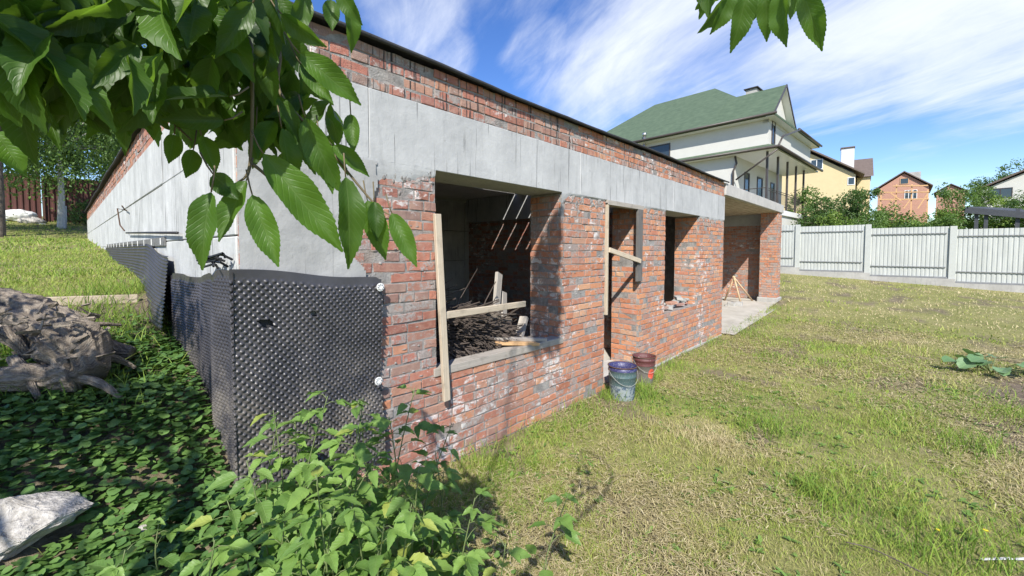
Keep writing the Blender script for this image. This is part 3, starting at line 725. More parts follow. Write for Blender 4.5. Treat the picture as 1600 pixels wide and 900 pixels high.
# brushwood heap
mb = MB(); r0 = random.Random(3)
mnd = MB()
for k in range(1500):
    cx_ = r0.uniform(2.0, 2.98); hmax = .40 * max(0, 1 - max(0, (cx_ - 2.25)) / 1.05) + .05
    z = .78 + r0.random() ** .6 * hmax; y = FY + .20 + (z - .78) * .5 + r0.random() * .5
    if r0.random() < .45: y = FY + .16 + (z - .78) * .45 + r0.random() * .08
    L = r0.uniform(.2, .6); dv = np.array([r0.gauss(.35, .35), r0.gauss(-.55, .5), r0.gauss(-.15, .22)]); dv /= np.linalg.norm(dv)
    p0 = np.array([cx_, y + .15, z]); p2 = p0 + dv * L; 
    p2[1] = max(p2[1], FY + .07 + r0.random() * .08); p2[2] = max(p2[2], .80); p0[2] = max(p0[2], .80); p2[0] = min(max(p2[0], 2.0), 3.15); p0[0] = max(p0[0], 2.0)
    p1 = (p0 + p2) / 2 + np.array([r0.gauss(0, .02), r0.gauss(0, .02), r0.gauss(.01, .02)])
    rr = r0.uniform(.003, .010); mb.tube([p0, p1, p2], [rr, rr * .9, rr * .7], 5)
bp = mb.build('brushwood_heap', M['twig'], org=(2.5, FY + .3, .79))
tag(bp, 'heap of dark dry cut twigs piled behind the big window sill', 'brushwood', kind='stuff')
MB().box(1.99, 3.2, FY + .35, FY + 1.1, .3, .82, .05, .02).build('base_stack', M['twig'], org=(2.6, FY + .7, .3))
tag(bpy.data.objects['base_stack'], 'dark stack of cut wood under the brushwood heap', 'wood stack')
for k in range(3):
    a = np.array([2.45 + .16 * k, FY + .40, 1.16 - .06 * k]); lg = MB().tube([a, a + [.42, -.06, -.03]], [.045, .04], 10).build('cut_log', M['deadwood'], org=tuple(a), smooth=False)
    tag(lg, ['topmost short pale log on the brushwood heap', 'middle short pale log on the brushwood heap', 'lowest short pale log on the brushwood heap'][k], 'log', 'short logs on the brushwood')
# loose bricks on the second sill
B0 = [(6.42, .06, 0, .1), (6.60, .10, 0, -.2), (6.80, .05, 0, .3), (7.0, .12, 0, .05), (7.2, .07, 0, -.3), (7.42, .10, 0, .2), (6.66, .13, 1, .5), (6.95, .08, 1, -.1), (7.22, .12, 1, .15), (7.44, .1, 1, -.2), (7.6, .11, 0, .3), (7.3, .1, 2, .6), (7.62, .1, 1, .1)]
ords = ['first', 'second', 'third', 'fourth', 'fifth', 'sixth', 'seventh']; cnt = [0, 0, 0]
for k, (x, dy, lay, a) in enumerate(B0):
    mb = MB(); ca, sa = math.cos(a), math.sin(a); L = .11 if k % 3 else .075; zc = ZS + .01 + .026 + lay * .052
    mb.frame_box((x, FY + dy + .05, zc), (ca * L, sa * L, .01 * (k % 3 - 1)), (-sa * .055, ca * .055, 0), (0, 0, .024), .008, .006)
    V = mb.build('brick_piece', M['plinthc'] if k % 3 != 1 else M['brick'], org=(x, FY + dy + .05, zc - .026))
    lab = ['%s broken brick from the left in the bottom row on the second window sill', '%s broken brick from the left in the upper row on the second window sill', '%sbroken brick on the very top of the second window sill pile'][lay]
    tag(V, lab % (ords[cnt[lay]] if lay < 2 else ''), 'brick', 'broken bricks on the second sill'); cnt[lay] += 1
# porch: sticks and rubble
st = thing('trestle', 'rough tripod of pale sticks standing in the porch before the end wall', 'trestle', (13.4, 4.1, .16))
ap = P(1147, 434, 12.6)
for q in (P(1158, 474, 12.35), P(1177, 472, 12.9), P(1132, 462, 13.0)):
    q = np.array([q[0], q[1], .15]); MB().tube([q, q + (ap - q) * 1.06], .026, 7).build('leg', M['stick'], st, smooth=True)
for k in range(7):
    q = P(1136 + k * 3.2 + (k % 2) * 2, 472 + (k % 3) * 2, 12.0); r_ = .06 + .03 * (k % 3)
    mb = MB(); mb.frame_box((q[0], q[1], .12 + r_ * .5), (r_, .02, 0), (-.02, r_ * .8, 0), (0, 0, r_ * .6), .02, .015)
    tag(mb.build('rubble_lump', M['plinthc'], org=(q[0], q[1], .12)), 'pale rubble lump on the porch floor left of the trestle', 'rubble', 'rubble lumps on the porch floor')

# ---------------------------------------------------------------- buckets
def bucket(name, label, c, r1, r0_, h, wallfn, tilt=0, rimmat=None, fill=True):
    t_ = thing(name, label, 'bucket', c, 0, 'old paint buckets by the doorway')
    n = 40; rows = [(0, r0_), (.02, r0_ + .003), (.45, None), (.68, None), (.70, None), (.72, None), (.86, None), (.88, None), (.90, None), (1, r1)]
    V = []; uv = []
    for i, (f_, rr) in enumerate(rows):
        rr = r0_ + (r1 - r0_) * f_ + (.006 if i in (4, 7) else 0)
        for k in range(n):
            a = 2*math.pi*k/n; V.append((c[0] + math.cos(a)*rr, c[1] + math.sin(a)*rr, c[2] + f_*h)); uv.append((k/n, f_))
    m_ = len(rows)
    for i in range(5):
        f_ = 1 - i * .2; rr = (r0_ + (r1 - r0_) * f_) - .004
        for k in range(n): a = 2*math.pi*k/n; V.append((c[0] + math.cos(a)*rr, c[1] + math.sin(a)*rr, c[2] + f_*h)); uv.append((k/n, .95))
    Q = [[i*n+k, i*n+(k+1) % n, (i+1)*n+(k+1) % n, (i+1)*n+k] for i in range(m_ + 4) for k in range(n)]
    mb = MB(); mb.push(V, Q, uv=uv); mb.build('bucket_body', wallfn, t_, smooth=True)
    ring = [(c[0] + math.cos(2*math.pi*k/n)*(r1+.003), c[1] + math.sin(2*math.pi*k/n)*(r1+.003), c[2] + h) for k in range(n + 1)]
    MB().tube(ring, .006, 6, False).build('rim', rimmat, t_, smooth=True)
    # wire handle fallen forward against the side
    dv = np.array([-.55, -.83]); sd = np.array([-dv[1], dv[0]]); pts = []
    for k in range(15):
        a = math.pi * k / 14; rr = r1 + .015; f2 = math.sin(a)
        p = sd * math.cos(a) * rr + dv * f2 * rr * .97
        pts.append((c[0] + p[0], c[1] + p[1], c[2] + h * .9 - f2 * h * .42))
    MB().tube(pts, .0022, 5).build('handle', M['plinthc'], t_, smooth=True)
    for s_ in (1, -1):
        q = (c[0] + sd[0]*s_*(r1+.004), c[1] + sd[1]*s_*(r1+.004), c[2] + h*.9)
        MB().tube([q, (q[0] + sd[0]*s_*.012, q[1] + sd[1]*s_*.012, q[2])], .012, 8).build('handle_lug', rimmat, t_)
    if fill:
        V = [(c[0] + math.cos(2*math.pi*k/n)*r1*.9, c[1] + math.sin(2*math.pi*k/n)*r1*.9, c[2] + h*.62) for k in range(n)] + [(c[0], c[1], c[2] + h*.63)]
        mb = MB(); mb.push(V, T=[[k, (k+1) % n, n] for k in range(n)]); mb.build('contents', M['mortar'], t_)
    return t_
def bmat1(t, b):
    uv = t.coord('UV'); s = t.add('ShaderNodeSeparateXYZ', {0: uv}); c = t.coord(); n = t.noise(c, 22, 5, .7); n2 = t.noise(c, 70, 3)
    v = s.outputs[1]
    col = t.mix(t.step(v, .875, .885), (.07, .12, .125), (.03, .03, .11))
    col = t.mix(t.step(v, .43, .46), t.mix(t.step(n, .48, .56), (.26, .30, .31), (.05, .09, .14)), col)
    # printed light panel on the lower half
    col = t.mix(t.m('MULTIPLY', t.step(n2, .55, .65), .5), col, (.3, .31, .3))
    col = t.mix(t.m('MULTIPLY', t.step(n, .6, .7), .8), col, (.16, .10, .07))
    t.set(b.inputs['Base Color'], col); b.inputs['Roughness'].default_value = .5; b.inputs['Metallic'].default_value = .1
    t.set(b.inputs['Normal'], t.bump(n, .4, .004))
def bmat2(t, b):
    uv = t.coord('UV'); s = t.add('ShaderNodeSeparateXYZ', {0: uv}); c = t.coord(); n = t.noise(c, 22, 5, .7); n2 = t.noise(c, 50, 3)
    v = s.outputs[1]; u = s.outputs[0]
    col = t.mix(t.step(v, .68, .70), (.13, .12, .105), (.10, .03, .03))
    du = t.m('SUBTRACT', u, .70); dv = t.m('MULTIPLY', t.m('SUBTRACT', v, .42), .35)
    dd = t.m('SQRT', t.m('ADD', t.m('MULTIPLY', du, du), t.m('MULTIPLY', dv, dv)))
    col = t.mix(t.step(t.m('ADD', dd, t.m('MULTIPLY', n, .03)), .085, .075), col, (.62, .09, .05))
    col = t.mix(t.m('MULTIPLY', t.step(n, .56, .66), .8), col, (.10, .07, .05))
    col = t.mix(t.m('MULTIPLY', t.step(n2, .62, .68), .6), col, (.5, .48, .45))
    t.set(b.inputs['Base Color'], col); b.inputs['Roughness'].default_value = .6; t.set(b.inputs['Normal'], t.bump(n, .4, .004))
M['bucket_blue'] = material('blue_green_bucket_paint', bmat1); M['bucket_red'] = material('red_grey_bucket_paint', bmat2)
bucket('paint_bucket', 'larger blue green paint bucket with a wire handle beside the doorway', (4.47, 2.36, .0), .165, .14, .39, M['bucket_blue'], rimmat=M['rust'])
bucket('paint_bucket', 'smaller grey bucket with a faded red spot behind the blue green one', (5.17, 2.42, .0), .145, .115, .36, M['bucket_red'], rimmat=M['rust'])

# ---------------------------------------------------------------- metal fence at the back of the lawn
def corr(t, b):
    c = t.coord(); n = t.noise(t.map(c, scale=(2, 2, .5)), 2, 5); n2 = t.noise(c, 30, 3)
    t.set(b.inputs['Base Color'], t.ramp(n, [(.3, (.40, .415, .39)), (.7, (.50, .515, .485))])); b.inputs['Roughness'].default_value = .42; b.inputs['Specular IOR Level'].default_value = .45
M['sheetmetal'] = material('pale_grey_coated_sheet', corr); M['darkmetal'] = plain('grey_fence_rail', (.20, .205, .21), .5)
M['postmetal'] = plain('pale_fence_post', (.45, .465, .435), .45, 0, .08)
XF = 22.1; PW = 2.36
FN = thing('metal_fence', 'pale grey profiled metal fence in stepped panels on a concrete plinth behind the lawn', 'fence', (XF, 0, 0))
pz = [(3, .62, 2.72), (2, .44, 2.56), (1, .20 + .01, 2.36 - .0), (0, .03, 2.17), (-1, -.1, 2.02), (4, .76, 2.86), (5, .9, 3.0), (6, 1.05, 3.1), (-2, -.2, 1.9), (7, 1.2, 3.3)]
# seams measured at y = 3.39 (x=1241), 1.02 (1350), -1.30 (1479)
def fz(x_, y_, xw): d = ray(x_, y_); return EYE + d[2] * xw / d[0]
tops = {0: (fz(1290, 353, XF), fz(1290, 424, XF)), 1: (fz(1415, 355.5, XF), fz(1415, 433, XF)), 2: (fz(1550, 357, XF), fz(1550, 444, XF)), -1: (fz(1228, 352, XF), fz(1228, 417, XF))}
for k in range(-3, 6):
    y1 = 3.39 - PW * k; y0 = y1 - PW
    if k in tops: zt, zb = tops[k]
    elif k < -1: zt, zb = tops[-1][0] + .15 * (-1 - k), tops[-1][1] + .15 * (-1 - k)
    else: zt, zb = tops[2][0] - .22 * (k - 2), tops[2][1] - .22 * (k - 2)
    per = PW / 20; U = []; 
    for i in range(20):
        for f_, d in ((0, 0), (.22, 0), (.34, 1), (.88, 1)): U.append((i * per + f_ * per, d))
    U.append((PW - .002, 0)); n = len(U); V = []
    for z in (zb + .06, zt):
        V += [(XF - .016 * d, y0 + u, z) for u, d in U]
    V += [(v[0] + .004, v[1], v[2]) for v in V]
    Q = [[i, i+1, n+i+1, n+i] for i in range(n-1)] + [[2*n+i+1, 2*n+i, 3*n+i, 3*n+i+1] for i in range(n-1)] + [[n+i, n+i+1, 3*n+i+1, 3*n+i] for i in range(n-1)]
    mb = MB(); mb.push(V, Q); mb.build('sheet_panel', M['sheetmetal'], FN)
    for zr_ in (zt - .26, zb + .40): MB().box(XF - .06, XF - .028, y0 + .05, y1 - .01, zr_, zr_ + .025).build('rail', M['darkmetal'], FN)
    MB().box(XF - .09, XF + .02, y0, y1 - .002, zb, zb + .058, .004).build('base_rail', M['darkmetal'], FN)
    zq = tops[k - 1][0] if k - 1 in tops else zt + .12
    MB().box(XF - .075, XF - .018, y1 - .20, y1 - .02, zb + .058, zq + .005, .004).build('post', M['postmetal'], FN)
    MB().box(XF - .12, XF + .12, y0 - .2, y1 - .202, -.6, zb - .002 + .0).build('plinth', M['plinthc'], FN)

# ---------------------------------------------------------------- leaves
def leaf_template(rows=8, cols=2, serr=.05, shape='cherry', fold=.25):
    V = []; uv = []
    for j in range(rows + 1):
        y = j / rows
        if shape == 'cherry': wd = (math.sin(math.pi * min(1, y ** .80)) ** .75) * (1 if y < .72 else 1 - .45 * ((y - .72) / .28)) * .5
        elif shape == 'oval': wd = math.sin(math.pi * y ** .75) ** .7 * .5
        elif shape == 'round': wd = math.sqrt(max(0, 1 - (2 * y - 1) ** 2)) * .5
        else: wd = math.sin(math.pi * y ** .62) ** .9 * .5
        if j in (0, rows): wd = .004
        elif serr: wd *= (1 + (serr if j % 2 else -serr))
        for k in range(cols * 2 + 1):
            f_ = (k - cols) / cols
            V.append((f_ * wd, y + (.02 * abs(f_) if (serr and j % 2) else 0), abs(f_) * wd * fold * 2)); uv.append((f_ * .5 + .5, y))
    n = cols * 2 + 1
    F = [[j*n+k, j*n+k+1, (j+1)*n+k+1, (j+1)*n+k] for j in range(rows) for k in range(n-1)]
    return np.array(V), np.array(F), np.array(uv)
def leaves(T, pos, dirn, nrm, length, width, bend, rnd, twist=0.):
    V, F, uv = T; N = len(pos)
    dirn = dirn / np.linalg.norm(dirn, axis=1, keepdims=True); nrm = nrm - (nrm * dirn).sum(1, keepdims=True) * dirn; nrm /= np.linalg.norm(nrm, axis=1, keepdims=True) + 1e-9
    sd = np.cross(dirn, nrm)
    x = V[:, 0][None] * width[:, None]; y = V[:, 1][None] * length[:, None]; z = V[:, 2][None] * width[:, None] - bend[:, None] * (V[:, 1][None] ** 2) * length[:, None]
    z = z + .03 * length[:, None] * np.sin(V[:, 1][None] * 14 + rnd[:, None] * 20) * np.abs(V[:, 0][None]) * 2
    W = pos[:, None] + x[..., None] * sd[:, None] + y[..., None] * dirn[:, None] + z[..., None] * nrm[:, None]
    n = len(V); FF = (F[None] + (np.arange(N) * n)[:, None, None]).reshape(-1, 4)
    return W.reshape(-1, 3), FF, np.repeat(rnd, n), np.tile(uv, (N, 1))
def merge(parts):
    V, F, r, u = [], [], [], []; o = 0
    for p in parts: V.append(p[0]); F.append(p[1] + o); r.append(p[2]); u.append(p[3]); o += len(p[0])
    return np.concatenate(V), np.concatenate(F), np.concatenate(r), np.concatenate(u)
T_HERO = leaf_template(34, 2, .022, 'cherry', .34); T_LOW = leaf_template(5, 1, 0, 'cherry', .25); T_BUSH = leaf_template(12, 2, .07, 'oval2', .22); T_ROUND = leaf_template(6, 1, 0, 'round', .12)
T_DIAM = leaf_template(2, 1, 0, 'oval', .3)
def rndv(n, s=1.): return rng.normal(0, s, (n, 3))

# ---------------------------------------------------------------- cherry tree over the camera
CT = thing('cherry_tree', 'cherry tree reaching in from the upper left with drooping toothed leaves close to the lens', 'tree', (-2.3, -.9, ground(-2.3, -.9)))
base = np.array([-2.3, -.9, .05])
mb = MB(); mb.tube([base, base + [.05, .1, .9], base + [.0, .35, 1.7], base + [.1, .8, 2.5], base + [.3, 1.6, 3.3]], [.16, .13, .12, .09, .05], 12)
mb.build('trunk', M['bark'], CT, smooth=True)
h1 = PD(150, -260, 1.5); h2 = PD(330, -70, 1.0)
brs = []
def curve(pts, n=6):
    pts = [np.asarray(p, float) for p in pts]; out = []
    for i in range(len(pts) - 1):
        p0 = pts[max(i-1, 0)]; p1 = pts[i]; p2 = pts[i+1]; p3 = pts[min(i+2, len(pts)-1)]
        for k in range(n):
            t_ = k / n; out.append(.5 * ((2*p1) + (-p0 + p2)*t_ + (2*p0 - 5*p1 + 4*p2 - p3)*t_*t_ + (-p0 + 3*p1 - 3*p2 + p3)*t_**3))
    out.append(pts[-1]); return out
limb = curve([base + [.1, .8, 2.5], (-1.5, .2, 2.75), (-.6, .35, 2.75), h1, h2])
mbB = MB(); mbB.tube(limb, np.linspace(.026, .006, len(limb)), 8)
mbB.tube(curve([base + [0, .35, 1.7], (-1.9, -.9, 4.2), (-.9, -.5, 6.2), (.2, .0, 6.0), (.3, .1, 4.6)]), np.linspace(.014, .005, 25), 7)  # limb added to carry the unseen spray that shades the jamb
limb2 = curve([base + [0, .35, 1.7], (-1.2, -.6, 2.9), (.2, -.5, 3.0), PD(1180, -420, 1.2), PD(1200, -90, .9)]); mbB.tube(limb2, np.linspace(.016, .002, len(limb2)), 7)
tw = [curve([h2, PD(385, 40, .82), PD(394, 131, .74), PD(390, 258, .72), PD(372, 285, .72)]),
      curve([h2, PD(430, 60, .85), PD(437, 144, .8), PD(503, 219, .76), PD(582, 315, .74), PD(614, 338, .72)]),
      curve([PD(390, 258, .72), PD(402, 262, .72), PD(450, 305, .7)]),
      curve([h1, PD(120, -60, 1.15), PD(150, 60, 1.0), PD(200, 110, .95)]),
      curve([h1, PD(20, -80, 1.2), PD(40, 60, 1.05), PD(70, 100, 1.0)]),
      curve([h2, PD(300, 20, .95), PD(290, 120, .9), PD(330, 190, .88)]),
      curve([h2, PD(480, -40, .85), PD(520, -10, .8)]),
      curve([PD(200, 110, .95), PD(250, 170, .92), PD(300, 220, .9)]),
      curve([h1, PD(-40, -20, 1.0), PD(-30, 140, .9)])]
for c_ in tw: mbB.tube(c_, np.linspace(.0036, .0013, len(c_)), 6)
CO = np.array([0, 0, EYE]); parts = []
hero = []   # base px, tip px, distance, tone
for (a, b_, d, t_) in [((359,151),(228,153),.66,.25), ((350,188),(256,186),.68,.15), ((395,4),(338,88),.66,.35), ((440,22),(504,74),.72,.45), ((468,83),(562,158),.70,.75),
        ((411,240),(532,390),.68,.75), ((477,184),(528,300),.72,.65), ((385,282),(341,374),.68,.6), ((330,300),(304,414),.64,.55), ((394,304),(434,414),.66,.8),
        ((540,276),(556,414),.66,.45), ((612,333),(650,414),.72,.7), ((574,313),(602,402),.74,.6), ((150,103),(104,190),.9,.1), ((178,130),(140,216),.85,.7),
        ((517,0),(519,47),.85,.4), ((546,5),(556,76),.85,.65), ((302,234),(289,278),.85,.5), ((272,210),(264,254),.9,.6), ((315,212),(338,268),.8,.8), ((333,272),(374,312),.68,.15),
        ((548,178),(553,238),.8,.6), ((0,172),(52,216),.75,.9), ((-8,205),(36,268),.75,.9), ((380,70),(365,128),.75,.5), ((425,60),(440,130),.85,.6), ((410,95),(415,170),.82,.3),
        ((400,200),(395,262),.8,.35), ((430,150),(470,220),.78,.6), ((450,190),(490,262),.78,.5), ((440,200),(465,300),.75,.7), ((500,215),(520,300),.73,.6), ((470,100),(520,160),.82,.8),
        ((520,228),(575,268),.75,.7), ((585,315),(590,372),.73,.3), ((205,150),(185,235),.95,.3), ((230,160),(240,215),.95,.6), ((60,60),(30,150),1.0,.1), ((330,55),(352,150),.8,.3), ((300,40),(250,110),.85,.2),
        ((480,-10),(455,60),.75,.5), ((425,-10),(470,50),.8,.4), ((530,-15),(560,35),.8,.6),
        ((1142,-12),(1118,50),.74,.6), ((1168,-18),(1150,75),.66,.55), ((1222,-18),(1223,71),.70,.6), ((1254,-16),(1284,71),.70,.65), ((1100,-20),(1092,8),.8,.7), ((1197,-20),(1198,58),.85,.5), ((1232,-20),(1236,28),.9,.5)]:
    hero.append((a, b_, d, t_))
pos = np.array([PD(*h[0], h[2]) for h in hero]); tip = np.array([PD(*h[1], h[2] * 1.0 - .02) for h in hero])
L = np.linalg.norm(tip - pos, axis=1); dirn = (tip - pos) / L[:, None]
tocam = CO - pos; tocam /= np.linalg.norm(tocam, axis=1, keepdims=True)
nr = tocam + rndv(len(hero), .38) + np.array([0, 0, .25]); bend = rng.uniform(-.12, .34, len(hero))
wd = L * rng.uniform(.29, .40, len(hero)); wd = np.maximum(wd, .026)
parts.append(leaves(T_HERO, pos, dirn, nr, L * 1.03, wd, bend, np.array([h[3] for h in hero])))
for p_, d_ in zip(pos, dirn):                          # leaf stalks lead back up to the twigs
    mbB.tube([p_ - d_ * .022 + [0, 0, .012], p_ - d_ * .01 + [0, 0, .003], p_], [.0012, .0011, .001], 5)
# random filling leaves along the twigs; upper-left shade is put into darker tones
fp, fd, fl, fr = [], [], [], []
r1 = random.Random(12)
def fill(n, xr, yr, dr, tone, ls=(.07, .12)):
    for _ in range(n):
        x = r1.uniform(*xr); y = r1.uniform(*yr); p = PD(x, y, r1.uniform(*dr)); fp.append(p)
        fd.append((r1.gauss(0, .4), r1.gauss(0, .4), -r1.uniform(.5, 1.1))); fl.append(r1.uniform(*ls)); fr.append(min(1, max(0, r1.gauss(tone, .22))))
fill(210, (-80, 370), (-120, 90), (.62, 1.0), .34, (.055, .095))
fill(36, (-60, 250), (90, 150), (.7, .95), .2, (.055, .085))
fill(50, (-60, 130), (-60, 110), (.65, .95), .15, (.055, .09))
fill(80, (130, 430), (-60, 110), (.7, 1.0), .3, (.06, .10))
fill(40, (200, 400), (60, 170), (.85, 1.2), .35)
fill(34, (380, 490), (20, 190), (.85, 1.0), .5, (.07, .10))
fill(16, (400, 520), (150, 230), (.8, .95), .55, (.06, .09))
fill(24, (-100, 600), (-260, -90), (.7, 1.0), .3)
fill(16, (1080, 1300), (-140, -60), (.8, 1.1), .5)
fp = np.array(fp); fd = np.array(fd); fl = np.array(fl); fr = np.array(fr)
parts.append(leaves(leaf_template(20, 2, .03, 'cherry', .34), fp, fd, rndv(len(fp), .6) + (CO - fp) + [0, 0, .2], fl, fl * rng.uniform(.34, .46, len(fp)), rng.uniform(0, .3, len(fp)), fr))
# the crown beyond the left of the frame that throws the shade on the bank
n = 3900; q = rndv(n); q /= np.linalg.norm(q, axis=1, keepdims=True); q *= (rng.random(n) ** .35)[:, None]
cp = q * [1.25, 1.05, .95] + [-2.45, 2.15, 3.45]
cp = cp[fbm(cp[:, 0] + cp[:, 2], cp[:, 1], 2.2, 3, 7) > .42]
# unseen leaf spray, added along the sun line to shade the big window's jamb
sv = np.array(SUN); q = np.stack([rng.uniform(3.14, 3.60, 800), np.full(800, FY), rng.uniform(.75, 2.3, 800)], 1)
q = q - sv * (rng.uniform(3.0, 3.5, 800) / sv[0])[:, None] * 1.0; cp = np.concatenate([cp, q])
spray = q.mean(0)
n = len(cp); parts.append(leaves(T_LOW, cp, rndv(n, .5) + [0, 0, -.7], rndv(n, .5) + [0, 0, 1], rng.uniform(.08, .13, n), rng.uniform(.04, .06, n), rng.uniform(0, .3, n), rng.random(n) * .7))
for k in range(18):
    q = cp[rng.integers(n - 800)]; a = base + [.3, 1.6, 3.3] if k % 2 else base + [.1, .8, 2.5]
    mbB.tube(curve([a, (a + q) / 2 + [0, 0, .15], q], 4), np.linspace(.016, .004, 9), 6)
mbB.build('branch', M['twigstem'], CT, smooth=True)
V, F, r_, uv = merge(parts); fo = np_mesh('foliage', V, F, M['cherry'], CT, attrs={'rnd': r_}, uv=uv, smooth=True)
# a small unripe cherry
ch = bmesh.new(); bmesh.ops.create_uvsphere(ch, u_segments=16, v_segments=10, radius=.0065); me = bpy.data.meshes.new('cherry'); ch.to_mesh(me); ch.free()
o = link('fruit', me, M['greenstem'], CT); o.location = tuple(PD(405, 80, .68) - ORG[CT.name])

# ---------------------------------------------------------------- foreground weeds and brambles
def weed(x, y, h, lean, nl, label, name='weed_plant', ll=.09, z0=None, spread=.5, group='leafy stems in the foreground', kids=0, toneb=.5, cat='plant'):
    g = ground(x, y) - .02; t_ = thing(name, label, cat, (x, y, g), 0, group)
    top = np.array([x + lean[0], y + lean[1], g + h]); mid = np.array([x + lean[0] * .3 + random.uniform(-.02, .02), y + lean[1] * .3, g + h * .55])
    stem = curve([(x, y, g), mid, top], 6); sb = MB(); sb.tube(stem, np.linspace(.0045, .0018, len(stem)), 6)
    ll *= 1.48; P_, D_, N_, L_, W_, R_ = [], [], [], [], [], []
    for k in range(nl):
        f_ = .18 + .82 * (k + .5) / nl; i = min(len(stem) - 2, int(f_ * (len(stem) - 1))); fr_ = f_ * (len(stem) - 1) - i
        p = stem[i] * (1 - fr_) + stem[i + 1] * fr_; a = k * 2.4 + random.uniform(-.5, .5)
        out = np.array([math.cos(a), math.sin(a), random.uniform(-.05, .55)]); pl_ = random.uniform(.03, .10) * (1.2 - .6 * f_)
        q = p + out * pl_; sb.tube([p, (p + q) / 2 + [0, 0, .008], q], [.0018, .0015, .0012], 5)
        sz = ll * random.uniform(.7, 1.15) * (1.15 - .55 * f_)
        n3 = 3 if random.random() < .5 else 1
        for j in range(n3):
            aa = a + (0, 1.1, -1.1)[j]; dd = np.array([math.cos(aa), math.sin(aa), random.uniform(-.35, .12)])
            P_.append(q); D_.append(dd); N_.append(np.array([random.gauss(0, .28), random.gauss(0, .28), 1.])); L_.append(sz * (1 if j == 0 else .72)); W_.append(sz * random.uniform(.42, .60) * (1 if j == 0 else .72)); R_.append(min(1, max(0, random.gauss(toneb, .3))))
    sb.build('stem', M['greenstem'], t_, smooth=True)
    V, F, r_, uv = leaves(T_BUSH, np.array(P_), np.array(D_), np.array(N_), np.array(L_), np.array(W_), rng.uniform(.05, .35, len(P_)), np.array(R_))
    np_mesh('foliage', V, F, M['bushleaf'], t_, attrs={'rnd': r_}, uv=uv, smooth=True)
    return t_
def weed_px(bx, by, tx, ty, fwd, nl, label, **kw):
    tp = P(tx, ty, fwd); bp_ = P(bx, by, fwd * .98); g = ground(bp_[0], bp_[1]); h = tp[2] - g
    return weed(bp_[0], bp_[1], h, (tp[0] - bp_[0], tp[1] - bp_[1]), nl, label, **kw)
weed_px(462, 820, 512, 612, 1.85, 15, 'tallest stem before the membrane, top leaves against the black sheet', ll=.10)
weed_px(606, 800, 648, 600, 1.95, 15, 'tall stem whose top leaves stand against the brick beside the membrane', ll=.095)
weed_px(650, 800, 706, 655, 1.9, 10, 'thin stem leaning right over the brick foot', ll=.08)
weed_px(545, 830, 560, 660, 1.75, 18, 'broad leafed stem in the thick of the foreground clump', ll=.11)
weed_px(500, 850, 590, 700, 1.6, 18, 'dense leafy stem low in the middle of the foreground clump', ll=.11)
weed_px(430, 850, 385, 712, 1.7, 12, 'stem whose long leaf points left across the membrane foot', ll=.10)
weed_px(400, 900, 355, 775, 1.6, 12, 'short stem with pale crinkled leaf left of the clump', ll=.09)
weed_px(833, 880, 888, 765, 1.75, 10, 'single dark stem leaning right over the near lawn', ll=.085, toneb=.3)
weed_px(700, 900, 742, 770, 1.6, 14, 'leafy stem at the right foot of the clump with ribbed leaves', ll=.09)
weed_px(640, 900, 655, 720, 1.55, 17, 'stem with large toothed leaf facing the lens low in the clump', ll=.11)
weed_px(470, 940, 470, 800, 1.35, 16, 'big leafed stem nearest the lens at the lower edge', ll=.11, toneb=.4)
weed_px(580, 950, 600, 810, 1.35, 16, 'near stem with spreading leaves at the lower edge, right of the biggest', ll=.11)
weed_px(330, 950, 335, 835, 1.4, 12, 'near low stem over the ivy at the lower edge', ll=.10, toneb=.4)
weed_px(760, 960, 790, 840, 1.4, 12, 'near low stem at the lower edge beside the dry lawn', ll=.09, toneb=.45)
weed_px(180, 960, 195, 850, 1.35, 9, 'low seedling with broad leaf before the white rock', ll=.10, toneb=.5)
weed_px(255, 930, 250, 800, 1.7, 8, 'small lobed seedling among the ground cover', ll=.075, toneb=.55)
weed_px(560, 780, 540, 690, 2.1, 12, 'stem rising against the membrane behind the clump', ll=.09)
weed_px(690, 780, 680, 700, 2.2, 9, 'low stem at the brick foot behind the clump', ll=.08)
for k in range(30):
    bx = random.uniform(390, 730); by = random.uniform(800, 960); fwd = random.uniform(1.3, 2.0); bp_ = P(bx, by, fwd)
    weed(bp_[0], bp_[1], random.uniform(.34, .92) * (1.15 - abs(bx - 575) / 380), (random.uniform(-.08, .08), random.uniform(-.08, .08)), 13, 'low leafy filler stem inside the foreground clump', ll=.09, group='low leafy stems filling the foreground clump')

def HP0(px, py, b): b0 = hit(px, b); return P(px, py, b0[:2] @ fh[:2])
# ---------------------------------------------------------------- ground cover on the shaded bank
def scatter(n, x0, x1, y0, y1): return rng.uniform(x0, x1, n), rng.uniform(y0, y1, n)
x, y = scatter(26000, -1.2, 1.55, .9, 4.75)
keep = ((x < .60) | (y < 2.55)) & (rng.random(len(x)) < (1.05 - sstep(y, 4.0, 4.6) * .8)) & (fbm(x, y, 1.8, 3, 77) > .33 - .1 * (y > 2.2)) & (rng.random(len(x)) > sstep(x, .75, 1.35) * .9 * (y < 2.6))
_rk = HP0(35, 795, 850); keep &= np.hypot(x - _rk[0], y - _rk[1]) > .15
x, y = x[keep], y[keep]; n = len(x); sz = rng.uniform(.024, .052, n); z = terr(x, y) + rng.uniform(.01, .075, n) * (.5 + fbm(x, y, 3, 2, 5))
a = rng.uniform(0, 2*np.pi, n); d = np.stack([np.cos(a), np.sin(a), rng.uniform(-.35, .2, n)], 1); nn = np.stack([rng.normal(0, .3, n), rng.normal(0, .3, n), np.ones(n)], 1)
tn = np.clip(fbm(x, y, 1.5, 3, 44) * 1.4 - .35 + rng.normal(0, .2, n), 0, 1)
V, F, r_, uv = leaves(T_ROUND, np.stack([x, y, z], 1), d, nn, sz, sz * 1.1, rng.uniform(-.1, .2, n), tn)
